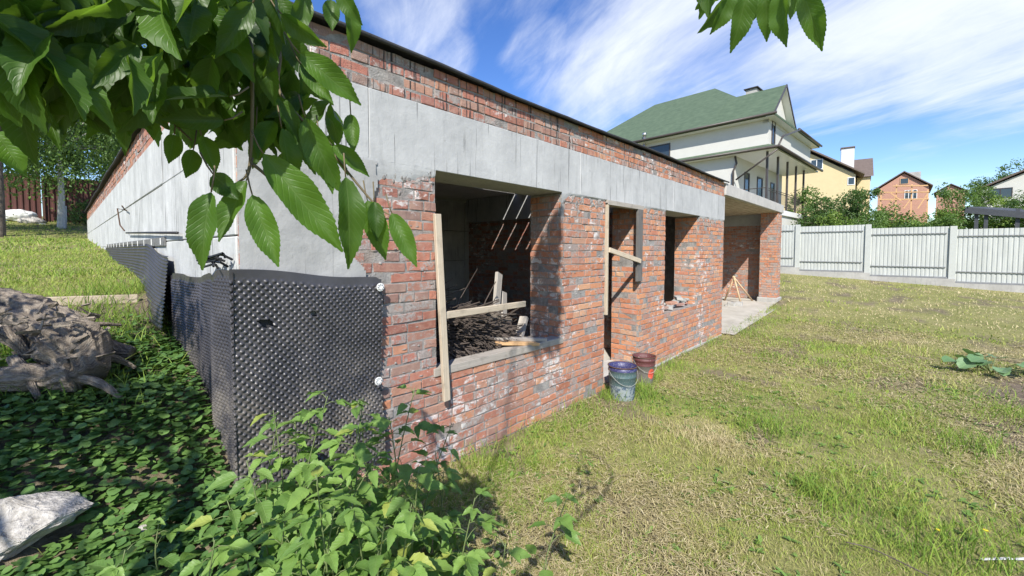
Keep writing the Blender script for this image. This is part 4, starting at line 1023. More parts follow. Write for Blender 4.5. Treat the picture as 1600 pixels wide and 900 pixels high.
gc = np_mesh('ground_cover', V, F, M['ivyleaf'], None, (0, 3, 0), {'rnd': r_}, uv, True); tag(gc, 'small round leaved creeping ground cover filling the shaded bank', 'ground cover', kind='stuff')

# ---------------------------------------------------------------- grass
def blades(x, y, h, wd, lean, rnd, zoff=0.):
    n = len(x); z = terr(x, y) + zoff; a = rng.uniform(0, 2*np.pi, n); b_ = rng.uniform(0, 2*np.pi, n)
    p = np.stack([x, y, z], 1); s_ = np.stack([np.cos(a), np.sin(a), 0*a], 1) * wd[:, None] / 2; l_ = np.stack([np.cos(b_), np.sin(b_), 0*b_], 1) * (lean * h)[:, None]
    up = np.zeros((n, 3)); up[:, 2] = h
    m_ = p + up * .55 + l_ * .35; tp = p + up * (1 - .25 * np.clip(lean, 0, 2)[:, None] * .5) + l_
    V = np.stack([p - s_, p + s_, m_ + s_ * .8, m_ - s_ * .8, tp], 1).reshape(-1, 3); o_ = (np.arange(n) * 5)[:, None]
    T_ = np.concatenate([o_ + [0, 1, 2], o_ + [0, 2, 3], o_ + [3, 2, 4]])
    return V, T_, np.repeat(rnd, 5)
def infront(x, y, x0=1.0):
    return ~((y > FY - .02) & (x > CX - .03) & (x < 15.1)) & (x < XF - .15)
GV, GT, GR = [], [], []; off = 0
def tone_lawn(x, y):
    g = fbm(x, y, .75, 4, 51); g2 = fbm(x, y, 3.2, 3, 61)
    t_ = .25 + 1.55 * (g - .32) + .5 * (g2 - .5) + .045 * np.clip(x - 5, 0, 11) - .18 * np.clip(1 - np.hypot(x - 4.4, y - .2) / 1.8, 0, 1)
    return t_
def lawn(n, rmin, rmax, hs, ws, az=(-56, 58)):
    global off
    r = np.sqrt(rng.uniform(rmin**2, rmax**2, n)); th = np.radians(rng.uniform(*az, n))
    x = r * (np.cos(th) * fh[0] + np.sin(th) * rt[0]); y = r * (np.cos(th) * fh[1] + np.sin(th) * rt[1])
    left = (y > FY - .02) & (x < CX - .05)
    k = (infront(x, y)) & ~((x < .62) & (y > 1.2) & (y < 5.05) & (rng.random(n) < .93))
    dm = dirtmask(x, y); k &= rng.random(n) > dm * np.where(left & (y > 5.3), .1, .82); k &= (rng.random(n) < .35 + 1.1 * fbm(x, y, 2.3, 3, 88))
    x, y, dm, left = x[k], y[k], dm[k], left[k]; m_ = len(x)
    tl = tone_lawn(x, y); tn = np.clip(np.where(left, .42 + .5 * (fbm(x, y, 1.5, 3, 5) - .5), tl) + rng.normal(0, .16, m_), 0, 1)
    tall = sstep(fbm(x, y, 1.3, 3, 99), .55, .72)
    h = rng.uniform(hs[0], hs[1], m_) * (.75 + .9 * tall) * np.where(tn > .7, .8, 1.1); wd = rng.uniform(ws[0], ws[1], m_)
    V, T_, R_ = blades(x, y, h, wd, rng.uniform(.15, 1.5, m_), tn); GV.append(V); GT.append(T_ + off); GR.append(R_); off += len(V)
lawn(80000, 1.3, 3.4, (.02, .055), (.0022, .0042)); lawn(90000, 3.2, 6.5, (.025, .06), (.0035, .006)); lawn(80000, 6.3, 12, (.03, .065), (.006, .011)); lawn(70000, 11.5, 29, (.04, .085), (.012, .024))
g_ = np_mesh('lawn_grass', np.concatenate(GV), np.concatenate(GT), M['grass'], None, (4, 0, 0), {'rnd': np.concatenate(GR)}); tag(g_, 'short patchy mown grass with dry yellow patches over the whole yard', 'grass', kind='stuff')
# tufts beside walls and buckets
tx, ty, tt = [], [], []
for (cx_, cy_, rr, k) in [(4.35, 2.45, .16, 160), (4.85, 2.28, .12, 140), (4.62, 2.12, .14, 100), (5.35, 2.38, .15, 130), (6.2, 2.45, .25, 140), (9.6, 2.3, .4, 220), (11, 2.35, .6, 260), (13, 2.4, .6, 260), (.3, 4.6, .3, 420), (-.3, 4.3, .3, 260), (.35, 5.4, .3, 240), (0, 4.9, .25, 160), (.3, 4.95, .2, 120), (-.1, 3.9, .35, 160), (.2, 3.6, .3, 120), (7.4, -1.2, .5, 160), (2.3, 2.5, .3, 120), (3.0, 2.52, .3, 130), (3.8, 2.5, .25, 140), (7.0, 2.5, .35, 130), (8.2, 2.5, .35, 130), (3.6, .4, .2, 200), (4.6, .9, .2, 200), (5.4, -.5, .3, 300), (3.5, -.35, .3, 300), (6.6, -.9, .35, 260)]:
    tx.append(rng.normal(cx_, rr * .6, k)); ty.append(rng.normal(cy_, rr * .6, k)); tt.append(rng.normal(.28, .14, k))
tx, ty, tt = [np.concatenate(q) for q in (tx, ty, tt)]; kk = ~((ty > FY - .02) & (tx > CX - .03)); tx, ty, tt = tx[kk], ty[kk], tt[kk]
V, T_, R_ = blades(tx, ty, rng.uniform(.08, .2, len(tx)), rng.uniform(.004, .007, len(tx)), rng.uniform(.2, 1.1, len(tx)), np.clip(tt, 0, 1))
tg = np_mesh('tall_grass', V, T_, M['grass'], None, (4, 1, 0), {'rnd': R_}); tag(tg, 'longer green grass tufts along the wall foot and around the buckets', 'grass', kind='stuff')
# dry clippings lying flat
n = 140000; r = 1.5 + 10.5 * rng.random(n) ** 1.5; th = np.radians(rng.uniform(-30, 58, n))
x = r * (np.cos(th) * fh[0] + np.sin(th) * rt[0]); y = r * (np.cos(th) * fh[1] + np.sin(th) * rt[1])
k = infront(x, y) & (x > .9) & (fbm(x, y, 1.1, 4, 71) + .15 * rng.random(n) > .50); x, y, r = x[k], y[k], r[k]; n = len(x)
a = rng.uniform(0, 2*np.pi, n); L = rng.uniform(.02, .085, n) * (.8 + r * .07); z = terr(x, y) + rng.uniform(.008, .035, n); wdt = rng.uniform(.0008, .0018, n) * (1 + r * .28)
d = np.stack([np.cos(a), np.sin(a), rng.normal(0, .12, n)], 1) * L[:, None]; s_ = np.stack([-np.sin(a), np.cos(a), 0*a], 1) * wdt[:, None]; p = np.stack([x, y, z], 1)
mid = p + d * .5 + np.stack([rng.normal(0, .006, n), rng.normal(0, .006, n), np.abs(rng.normal(0, .006, n))], 1)
V = np.stack([p - s_, p + s_, mid + s_, mid - s_, p + d], 1).reshape(-1, 3); o_ = (np.arange(n) * 5)[:, None]
T_ = np.concatenate([o_ + [0, 1, 2], o_ + [0, 2, 3], o_ + [3, 2, 4]])
stw = np_mesh('dry_clippings', V, T_, M['straw'], None, (4, 0, 0), {'rnd': np.repeat(rng.random(n), 5)}); tag(stw, 'pale dry mown clippings scattered over the lawn', 'straw', kind='stuff')
# broad leaved weeds in the lawn
n = 2600; r = np.sqrt(rng.uniform(1.6**2, 8**2, n)); th = np.radians(rng.uniform(-22, 56, n)); x = r * (np.cos(th) * fh[0] + np.sin(th) * rt[0]); y = r * (np.cos(th) * fh[1] + np.sin(th) * rt[1])
k = infront(x, y) & (x > 1.3) & (fbm(x, y, 1.5, 3, 123) > .52); x, y = x[k], y[k]; n = len(x); PP, DD, NN, LL = [], [], [], []
for i in range(n):
    for j in range(random.randint(2, 5)):
        a = random.uniform(0, 6.28); PP.append((x[i], y[i], ground(x[i], y[i]) + .012)); DD.append((math.cos(a), math.sin(a), random.uniform(.1, .8))); NN.append((-math.cos(a) * .5, -math.sin(a) * .5, 1)); LL.append(random.uniform(.025, .055))
LL = np.array(LL); V, F, r_, uv = leaves(leaf_template(4, 1, .12, 'oval', .2), np.array(PP), np.array(DD), np.array(NN), LL, LL * .45, rng.uniform(0, .5, len(LL)), rng.random(len(LL)))
wl = np_mesh('lawn_weeds', V, F, M['bushleaf'], None, (4, 0, 0), {'rnd': r_}, uv, True); tag(wl, 'small broad leaved weeds mixed through the mown lawn', 'weeds', kind='stuff')

# ---------------------------------------------------------------- stump, rock and other things on the bank
def blob(name, mat, c, rad, sub=4, amp=.25, fr=3., seed=1, parent=None, flat=0., rot=0., org=None):
    bm = bmesh.new(); bmesh.ops.create_icosphere(bm, subdivisions=sub, radius=1)
    from mathutils import noise
    for v in bm.verts:
        q = v.co.copy(); k = 1 + amp * (noise.fractal(q * fr * .5 + Vector((seed, seed * 2, 0)), 1, 2, 5)) + amp * .6 * (abs(noise.noise(q * fr + Vector((0, seed, 3)))) - .3)
        v.co = Vector((q.x * rad[0], q.y * rad[1], q.z * rad[2])) * k
    bmesh.ops.rotate(bm, verts=bm.verts, cent=(0, 0, 0), matrix=Matrix.Rotation(rot, 3, 'Z'))
    for v in bm.verts: v.co += Vector(c) - Vector(c if parent is None else ORG[parent.name])
    me = bpy.data.meshes.new(name); bm.to_mesh(me); bm.free()
    for p_ in me.polygons: p_.use_smooth = True
    return link(name, me, mat, parent, tuple(c) if parent is None else None)
ST = thing('dead_stump', 'weathered dead tree stump with cut roots lying on the dirt bank at the left', 'stump', tuple(hit(90, 600)))
def HP(px, py, bpy_, lift=0.):                        # point seen at (px, py) standing over the ground seen at (px, bpy_)
    b0 = hit(px, bpy_); d = b0[:2] @ fh[:2]; return P(px, py, d) + [0, 0, lift]
def root(pts, rad, seed, name):
    from mathutils import noise
    c_ = curve(pts, 10); n = 44; rr = np.interp(np.linspace(0, 1, len(c_)), np.linspace(0, 1, len(rad)), rad); mb = MB(); mb.tube(c_, list(rr), n)
    V = mb.V[0]
    for i in range(len(V)):
        ax = c_[min(i // n, len(c_) - 1)] if i < len(c_) * n else None
        if ax is None: continue
        dv = V[i] - ax; ln = np.linalg.norm(dv) + 1e-6; a = (i % n) / n * 2 * math.pi
        k = 1 + .12 * abs(math.sin(a * 4 + seed + (i // n) * .10)) - .22 * abs(math.sin(a * 7 + seed * 2 + (i // n) * .05)) ** 3 + .26 * noise.noise(Vector(V[i] * 5)) - .16 * abs(noise.noise(Vector(V[i] * 17))) + .10 * noise.noise(Vector(V[i] * 38))
        V[i] = ax + dv * k
    return mb.build(name, M['deadwood'], ST, smooth=True)
root([HP(-60, 465, 560), HP(0, 480, 560), HP(60, 510, 575), HP(115, 545, 600), HP(140, 590, 620)], [.11, .12, .15, .16, .09], 1, 'trunk')
root([HP(80, 530, 590), HP(130, 540, 585), HP(170, 548, 575), HP(207, 552, 575)], [.12, .09, .065, .05], 2, 'root')
root([HP(120, 580, 620), HP(80, 590, 620), HP(30, 592, 625), HP(0, 596, 625)], [.11, .08, .07, .065], 3, 'root')
root([HP(0, 480, 540), HP(50, 478, 530), HP(100, 488, 520), HP(150, 500, 520)], [.07, .055, .04, .015], 4, 'root')
for k, (a, b_, r_) in enumerate([((150, 560, 600), (212, 575, 590), .03), ((100, 520, 580), (190, 508, 560), .02), ((20, 560, 610), (60, 622, 640), .03), ((120, 590, 625), (190, 622, 640), .025), ((0, 520, 600), (45, 560, 610), .05), ((60, 500, 560), (130, 530, 570), .035)]):
    root([HP(*a), (HP(*a) + HP(*b_)) / 2 + [0, 0, .03], HP(*b_)], [r_, r_ * .8, r_ * .4], 5 + k, 'root')
fl = MB(); rf = random.Random(9)
for k in range(70):
    q = HP(rf.uniform(-20, 160), rf.uniform(470, 600), 600) + [rf.uniform(-.03, .03), rf.uniform(-.2, .0), 0]; dv = np.array([rf.gauss(0, 1), rf.gauss(0, .6), rf.gauss(0, .3)]); dv /= np.linalg.norm(dv)
    fl.bar(q, q + dv * rf.uniform(.03, .12), rf.uniform(.008, .03), .005, (rf.gauss(0, 1), rf.gauss(0, 1), 1), .001, .004)
o = fl.build('bark_flakes', M['deadwood'], ST); o['kind'] = 'stuff'
plank('edge_board', hit(60, 478) + [0, 0, .03], hit(215, 472) + [0, 0, .03], .03, .08, M['wood_pale'], 'thin pale board half buried along the top edge of the dirt bank')
def cutrock(name, c, rad, seed, rot):
    r_ = random.Random(seed); bm = bmesh.new()
    for _ in range(26):
        v = Vector([r_.gauss(0, 1) for _ in range(3)]).normalized(); v = Vector((v.x * rad[0], v.y * rad[1], v.z * rad[2])) * r_.uniform(.8, 1.08); bm.verts.new(v)
    res = bmesh.ops.convex_hull(bm, input=bm.verts); bmesh.ops.triangulate(bm, faces=bm.faces)
    bmesh.ops.bevel(bm, geom=bm.edges[:], offset=.012, segments=2, affect='EDGES', clamp_overlap=True)
    bmesh.ops.triangulate(bm, faces=bm.faces)
    for _ in range(3): bmesh.ops.subdivide_edges(bm, edges=[e_ for e_ in bm.edges if e_.calc_length() > .02], cuts=1, use_grid_fill=True)
    bmesh.ops.triangulate(bm, faces=bm.faces)
    from mathutils import noise
    for v in bm.verts: v.co += v.co.normalized() * (.022 * noise.fractal(v.co * 14, 1, 2, 4) + .012 * noise.noise(v.co * 6))
    bmesh.ops.rotate(bm, verts=bm.verts, cent=(0, 0, 0), matrix=Matrix.Rotation(rot, 3, 'Z'))
    me = bpy.data.meshes.new(name); bm.to_mesh(me); bm.free(); return link(name, me, M['rock'], None, c)
rk = cutrock('white_rock', tuple(HP(30, 802, 850) - [0, 0, .03]), (.25, .17, .12), 6, -.55); tag(rk, 'large pale jagged rock in the ground cover at the lower left', 'rock')
q = P(225, 818, 1.9); rk2 = blob('small_stone', M['rock'], (q[0], q[1], ground(q[0], q[1]) + .02), (.028, .02, .03), 3, .2, 2, 8); tag(rk2, 'small grey stone among the ground cover right of the big rock', 'stone')
# junk bags by the far fence
for k, (px, py, s_, m_, lab) in enumerate([(30, 337, .42, 'washer', 'white full sack on top of the junk heap by the far red fence'), (50, 348, .36, 'rock', 'grey sack at the right of the junk heap by the far red fence'), (8, 347, .36, 'bluebag', 'bluish sack at the left of the junk heap by the far red fence'), (66, 353, .16, 'washer', 'small pale bundle at the right end of the junk heap')]):
    if m_ == 'bluebag': M['bluebag'] = plain('blue_plastic_sack', (.16, .24, .33), .5)
    q = P(px, py, 17.5); tag(blob('junk_sack', M[m_], tuple(q), (s_ * 1.15, s_, s_ * .62), 4, .22, 3, 20 + k), lab, 'sack', 'sacks heaped by the far fence')
M['scrap'] = plain('dirty_white_plastic', (.5, .5, .48), .6, 0, .2, 20)
# debris right foreground
for k, (a, b_, lab) in enumerate([((1535, 848), (1582, 862), 'longer white plastic strip lying in the grass at the right edge'), ((1588, 832), (1610, 828), 'short white scrap at the right edge, upper one'), ((1590, 856), (1612, 862), 'short white scrap at the right edge, lower one')]):
    pa = P(*a, 2.25); pb = P(*b_, 2.25); pa[2] = ground(pa[0], pa[1]) + .03; pb[2] = ground(pb[0], pb[1]) + .035
    MBx = MB().bar(pa, pb, .014, .003, (0, 0, 1), .001, .001).build('plastic_scrap', M['scrap'], org=tuple(pa)); tag(MBx, lab, 'litter', 'white scraps in the grass')
pts = [P(x_, y_, f_) for x_, y_, f_ in ((1322, 846, 2.35), (1360, 852, 2.3), (1405, 868, 2.2), (1450, 900, 2.1))]
for q in pts: q[2] = ground(q[0], q[1]) + .045
tag(MB().tube(curve(pts), .0035, 6).build('fallen_twig', M['bark'], org=tuple(pts[0]), smooth=True), 'thin dark curved twig lying on the near lawn', 'twig')
M['yellow'] = plain('yellow_petal', (.75, .62, .03), .6)
for k, (px, py) in enumerate([(1467, 812), (1538, 868)]):
    q = P(px, py, 2.4); g = ground(q[0], q[1]); q = np.array([q[0], q[1], g + .09]); t_ = thing('dandelion', ['yellow flower in the near lawn, farther of the two', 'yellow flower at the right edge, nearer of the two'][k], 'flower', (q[0], q[1], g), 0, 'yellow flowers in the lawn')
    MB().tube([(q[0], q[1], g), q], .0015, 5).build('stem', M['greenstem'], t_)
    n = 26; a = rng.uniform(0, 6.28, n); V, F, r_, uv = leaves(T_DIAM, np.repeat(q[None], n, 0), np.stack([np.cos(a), np.sin(a), rng.uniform(.1, .7, n)], 1), np.tile([0, 0, 1.], (n, 1)), np.full(n, .016), np.full(n, .005), np.zeros(n), rng.random(n))
    np_mesh('petals', V, F, M['yellow'], t_, attrs={'rnd': r_}, uv=uv)
# squash plant by the dug bed
q = hit(1548, 583); g = ground(q[0], q[1]); SQ = thing('squash_plant', 'low squash plant with broad pale green leaves beside the dug bed', 'plant', (q[0], q[1], g))
n = 24; a = rng.uniform(0, 6.28, n); rr = rng.uniform(.08, .50, n); pp = np.stack([q[0] + np.cos(a) * rr * .9 - .05, q[1] + np.sin(a) * rr, g + .08 + rng.uniform(0, .14, n)], 1)
V, F, r_, uv = leaves(leaf_template(10, 2, .05, 'round', .2), pp, np.stack([np.cos(a), np.sin(a), rng.uniform(-.3, .1, n)], 1), np.stack([rng.normal(0, .2, n), rng.normal(0, .2, n), np.ones(n)], 1), rng.uniform(.14, .22, n), rng.uniform(.14, .21, n), rng.uniform(0, .3, n), rng.random(n))
np_mesh('foliage', V, F, M['squash'], SQ, attrs={'rnd': r_}, uv=uv, smooth=True)
sb = MB()
for i in range(n): sb.tube([(q[0], q[1], g), pp[i]], .005, 5)
sb.build('stem', M['greenstem'], SQ)

# ---------------------------------------------------------------- red-brown fence and trees, upper left
def maroon(t, b):
    c = t.coord(); n = t.noise(t.map(c, scale=(3, 3, .6)), 2, 5)
    t.set(b.inputs['Base Color'], t.ramp(n, [(.3, (.075, .028, .024)), (.7, (.11, .042, .035))])); b.inputs['Roughness'].default_value = .6
M['maroon'] = material('red_brown_sheet', maroon)
MF = thing('red_brown_fence', 'dark red-brown profiled metal fence behind the trees at the left', 'fence', (-3, 27.5, 2.8))
for k in range(7):
    x0 = -13 + k * 2.5; U = []
    for i in range(14):
        for f_, d in ((0, 0), (.5, 0), (.62, 1), (.88, 1)): U.append((x0 + (i + f_) * 2.46 / 14, d))
    n = len(U); V = [(u, 27.5 - .04 * d, z) for z in (2.6, 5.0) for u, d in U]; V += [(v[0], v[1] + .01, v[2]) for v in V]
    mb = MB(); mb.push(V, [[i, i+1, n+i+1, n+i] for i in range(n-1)] + [[2*n+i+1, 2*n+i, 3*n+i, 3*n+i+1] for i in range(n-1)]); mb.build('fence_panel', M['maroon'], MF)
    MB().box(x0 - .03, x0 + .03, 27.38, 27.44, 2.5, 4.95).build('post', M['rust'], MF)

def tree(name, label, c, h, clumps, n, ls, mat, trunk_r=.12, group=None, bark_='bark', droop=.4, cat='tree', seed=0, skirt=0.):
    r2 = np.random.default_rng(seed + 100); t_ = thing(name, label, cat, c, 0, group); c = np.array(c, float)
    tb = MB(); top = c + [0, 0, h * .75]; tr = curve([c - [0, 0, .2], c + [.03 * h * .3, 0, h * .3], top], 5); tb.tube(tr, np.linspace(trunk_r, trunk_r * .25, len(tr)), 9)
    P_ = []
    for (ox, oy, oz, rr, rz) in clumps:
        m_ = max(30, int(n * rr ** 2 / sum(q[3] ** 2 for q in clumps))); cc = c + [ox, oy, oz]
        # sub clumps for uneven outline
        k = max(5, int(16)); sub = r2.normal(0, 1, (k, 3)); sub /= np.linalg.norm(sub, axis=1, keepdims=True); sub *= (r2.random(k) ** .4)[:, None] * [rr, rr, rz]
        i = r2.integers(0, k, m_); q = r2.normal(0, 1, (m_, 3)); q /= np.linalg.norm(q, axis=1, keepdims=True); q *= (r2.random(m_) ** .5)[:, None] * rr * .45 * r2.uniform(.5, 1.2, k)[i][:, None]
        if skirt: q[:, 2] -= skirt * r2.random(m_) ** 2
        pp = cc + sub[i] + q; P_.append(pp)
        a = tr[min(len(tr) - 1, int(len(tr) * .5 + 2))]
        for s_ in sub[::3]: tb.tube([a, (a + cc + s_) / 2 + [0, 0, .1], cc + s_], [trunk_r * .4, trunk_r * .2, trunk_r * .08], 6)
    P_ = np.concatenate(P_); m_ = len(P_)
    tb.build('trunk', M[bark_], t_, smooth=True)
    P_ = P_[P_[:, 2] > c[2] + .1]; m_ = len(P_)
    L_ = r2.uniform(.7, 1.3, m_) * ls
    tone = np.clip(.5 + .8 * (fbm(P_[:, 0] + P_[:, 2] * .7, P_[:, 1] + P_[:, 2], 1.1, 3, seed) - .5) + r2.normal(0, .2, m_), 0, 1)
    V, F, r_, uv = leaves(T_DIAM, P_, r2.normal(0, .6, (m_, 3)) + [0, 0, -droop], r2.normal(0, .6, (m_, 3)) + [0, 0, .8], L_, L_ * .6, r2.uniform(0, .3, m_), tone)
    np_mesh('crown', V, F, M[mat], t_, attrs={'rnd': r_}, uv=uv)
    return t_
def tpos(px, fwd, off=0.): q = P(px, 391, fwd); return (q[0], q[1], ground(q[0], q[1]) + off)
GL = 'trees beyond the upper lawn'
tree('birch_tree', 'pale drooping tree with white trunk before the red-brown fence', tpos(97, 17), 6.5, [(0, 0, 4.4, 1.9, 1.7), (-.8, .5, 3.2, 1.5, 1.2), (1.3, .3, 3.6, 1.4, 1.3), (.2, 0, 5.6, 1.6, 1.2)], 15000, .12, 'treeleaf', .14, GL, 'whitebark', .9, seed=1, skirt=1.1)
tree('leafy_tree', 'bright leafy tree at the left edge beyond the upper lawn', tpos(0, 14), 7, [(0, 0, 3.8, 2.2, 1.9), (-2, 1, 3.3, 2, 1.7), (.6, 0, 5.4, 2, 1.6), (-1.5, -.5, 5.6, 2.2, 1.6)], 15000, .11, 'treeleaf', .16, GL, seed=2, skirt=.8)
tree('leafy_tree', 'tall dark leafy tree rising behind the low end of the building', tpos(175, 23), 9, [(0, 0, 5.2, 2.6, 2.2), (2, 0, 5.0, 2.6, 2.4), (.5, 0, 7.6, 2.6, 2.2), (-1.5, 0, 4.6, 2, 1.8)], 14000, .15, 'darkleaf', .18, GL, seed=3, skirt=.8)
tree('leafy_tree', 'tall yellow green tree filling the top left between nearer trees', tpos(60, 26), 11, [(0, 0, 7, 3.2, 2.5), (-3.5, 0, 6.5, 3, 2.5), (3.2, 0, 7.5, 2.8, 2.5), (0, 0, 10, 3.5, 2.4), (-4, 0, 10, 3.2, 2.2), (4, 0, 10.5, 3, 2.2)], 15000, .18, 'limeleaf', .2, GL, seed=4, skirt=.6)
tree('leafy_tree', 'broad tree behind the roof line to the right of the birch', tpos(230, 32), 12, [(0, 0, 7, 3.4, 3), (3, 0, 8, 3.4, 3), (-3, 0, 8, 3, 2.6), (0, 0, 11, 3.4, 2.2)], 12000, .2, 'treeleaf', .2, GL, seed=5, skirt=.6)
q = tpos(140, 18.5); tree('garden_shrub', 'low dark shrub at the far end of the pale side wall', q, 1.2, [(0, 0, .5, .8, .5), (.5, .3, .4, .6, .4)], 2500, .09, 'darkleaf', .03, seed=6, cat='shrub')
q = tpos(104, 17.2); sk = MB().tube([(q[0], q[1], q[2] - .1), (q[0] + .02, q[1], q[2] + .9)], .045, 8).build('white_stake', M['whitebark'], org=q, smooth=True); tag(sk, 'short whitewashed stake beside the pale tree trunk', 'stake')

# hedge of shrubs and trees beyond the metal fence
HG = 'shrubs beyond the metal fence'
hs = [(1256, 27, 4.9, 'treeleaf', 'feathery shrub beside the white house post'), (1285, 25, 4.0, 'darkleaf', 'dark shrub right of the balcony'), (1318, 27, 4.3, 'darkleaf', 'dark green bush below the yellow house'),
      (1345, 26, 4.9, 'darkleaf', 'tallest dark bush in the hedge under the white chimney'), (1375, 25, 3.3, 'treeleaf', 'mid green bush left of the scaffolded house'), (1405, 24, 2.3, 'limeleaf', 'yellow green low bush below the scaffold'),
      (1440, 25, 2.4, 'treeleaf', 'low green bush right of the scaffold foot'), (1465, 26, 2.9, 'limeleaf', 'lime green shrub below the small orange house'), (1492, 27, 5.2, 'treeleaf', 'tall bush with pale blossom left of the canopy'),
      (1530, 30, 5.4, 'treeleaf', 'loose green tree behind the dark canopy'), (1570, 29, 4.5, 'limeleaf', 'light green bush behind the canopy roof'), (1600, 28, 4.6, 'darkleaf', 'dark bush at the right edge behind the canopy'),
      (1300, 24, 2.9, 'limeleaf', 'low lime shrub just over the fence near the balcony'), (1425, 23.5, 2.6, 'darkleaf', 'low dark shrub just over the middle fence panel'), (1350, 23.8, 2.7, 'treeleaf', 'low green shrub just over the second fence panel'), (1480, 24, 2.9, 'treeleaf', 'low green shrub just over the fence left of the canopy posts'), (1240, 29, 3.0, 'darkleaf', 'low dark shrub at the foot of the white house'), (1620, 25, 3.3, 'treeleaf', 'green shrub at the far right beyond the fence')]
for k, (px, fw, h, m_, lab) in enumerate(hs):
    q = tpos(px, fw); rr = .75 + .12 * (k % 3); tree('garden_shrub', lab, q, h, [(0, 0, h * .8, rr, rr * .8), (-rr * .6, .3, h * .55, rr * 1.1, h * .28), (rr * .7, -.3, h * .5, rr * 1.1, h * .26), (0, 0, h * .3, rr * 1.3, h * .25)], 4600, .13, m_, .05, HG, seed=30 + k, cat='shrub')
for k, (px, fw, h, m_, lab) in enumerate([(1590, 60, 11.5, 'treeleaf', 'far leafy tree behind the roof of the grey roofed house'), (1545, 62, 9.5, 'darkleaf', 'far dark tree left of the grey roofed house'), (1630, 58, 12, 'darkleaf', 'far tree at the right edge of the frame')]):
    q = tpos(px, fw); tree('far_tree', lab, q, h, [(0, 0, h * .75, 2.4, 2), (1.5, 0, h * .6, 2.4, 2), (-1.6, 0, h * .55, 2.2, 2)], 5000, .25, m_, .15, 'far trees on the right', seed=60 + k)

# ---------------------------------------------------------------- houses
def wallm(name, col, var=.05): return plain(name, col, .85, 0, var, 1.5, .15)
M['white_wall'] = wallm('white_render_wall', (.54, .535, .495)); M['yellow_wall'] = wallm('pale_yellow_wall', (.56, .46, .27)); M['glass'] = plain('dark_window_glass', (.03, .045, .055), .08, 0, .1, 3, 0, .8)
M['gutter'] = plain('dark_brown_gutter', (.06, .05, .045), .4); M['white_pvc'] = plain('white_frame', (.78, .78, .76), .4, 0, .03)
def green_roof(t, b):
    c = t.coord(); s = t.add('ShaderNodeSeparateXYZ', {0: c}); rows = t.m('FRACT', t.m('MULTIPLY', s.outputs[2], 4.2)); n = t.noise(c, 3, 4)
    br = t.add('ShaderNodeTexVoronoi', {'Vector': t.map(c, scale=(1.2, 1.2, 3)), 'Scale': 2.5}).outputs[0]
    col = t.ramp(t.m('ADD', t.m('MULTIPLY', n, .6), t.m('MULTIPLY', br, .3)), [(.25, (.055, .088, .052)), (.65, (.088, .13, .078))]); col = t.mix(t.m('MULTIPLY', t.step(rows, .12, .0), .5), col, (.03, .06, .04))
    t.set(b.inputs['Base Color'], col); b.inputs['Roughness'].default_value = .85; t.set(b.inputs['Normal'], t.bump(rows, .4, .02))
M['green_roof'] = material('green_shingles', green_roof)
def local_house(name, label, loc, rz):
    h = thing(name, label, 'house', loc, rz); ORG[h.name] = np.zeros(3); return h
def window(parent, c, wd, h, n, axis_, frame='white_pvc', mull=1, name='window'):
    # c centre on the wall face, axis_ along wall, n outward
    c, n, ax = [np.asarray(q, float) for q in (c, n, axis_)]; up = np.array([0, 0, 1.])
    fr = MB()
    for s_ in (-1, 1):
        fr.bar(c + ax * s_ * (wd/2 - .03) - up * h/2 + n * .02, c + ax * s_ * (wd/2 - .03) + up * h/2 + n * .02, .06, .06, tuple(n))
        fr.bar(c - ax * (wd/2 - .06) + up * s_ * (h/2 - .03) + n * .02, c + ax * (wd/2 - .06) + up * s_ * (h/2 - .03) + n * .02, .06, .058, tuple(n))
    for k in range(mull): 
        x_ = -wd/2 + wd * (k + 1) / (mull + 1); fr.bar(c + ax * x_ - up * (h/2 - .06) + n * .02, c + ax * x_ + up * (h/2 - .06) + n * .02, .06, .055, tuple(n))
    f_ = fr.build(name, M[frame], parent); g_ = MB(); g_.frame_box(c + n * .008, ax * (wd/2 - .04), n * .004, up * (h/2 - .04)); g_.build('pane', M['glass'], f_)
    return f_
# white house with green roof; local +x runs away to the right, +y away to the left
GH = local_house('white_house', 'white rendered two storey house with steep green roof and corner balcony behind the porch', (25.3, 6.75, 0), R(-4))
mb = MB(); mb.box(0, 9, 0, 11.5, .3, 7.0); mb.box(0, 9, -1.6, 11.5, 7.02, 8.72); mb.build('wall', M['white_wall'], GH)
MB().box(-.002 + .0, 9, -1.6, 0, 3.75, 4.05, .01).build('balcony_slab', M['white_pvc'], GH)
MB().box(0.02, 8.9, -1.5, -.002, .3, 3.74).build('lower_wall', M['white_wall'], GH)
MB().box(-.35, 9.3, -2.0, -.002, 6.93, 7.015).box(-.35, -.003, -.001, 11.5, 6.93, 7.015).build('eave_soffit', M['white_pvc'], GH)
def roofpoly(name, polys, mat, parent, th=.10):
    mb = MB()
    for p_ in polys: mb.prism([(a[0], a[1], a[2]) for a in p_], (0, 0, -th))
    return mb.build(name, mat, parent)
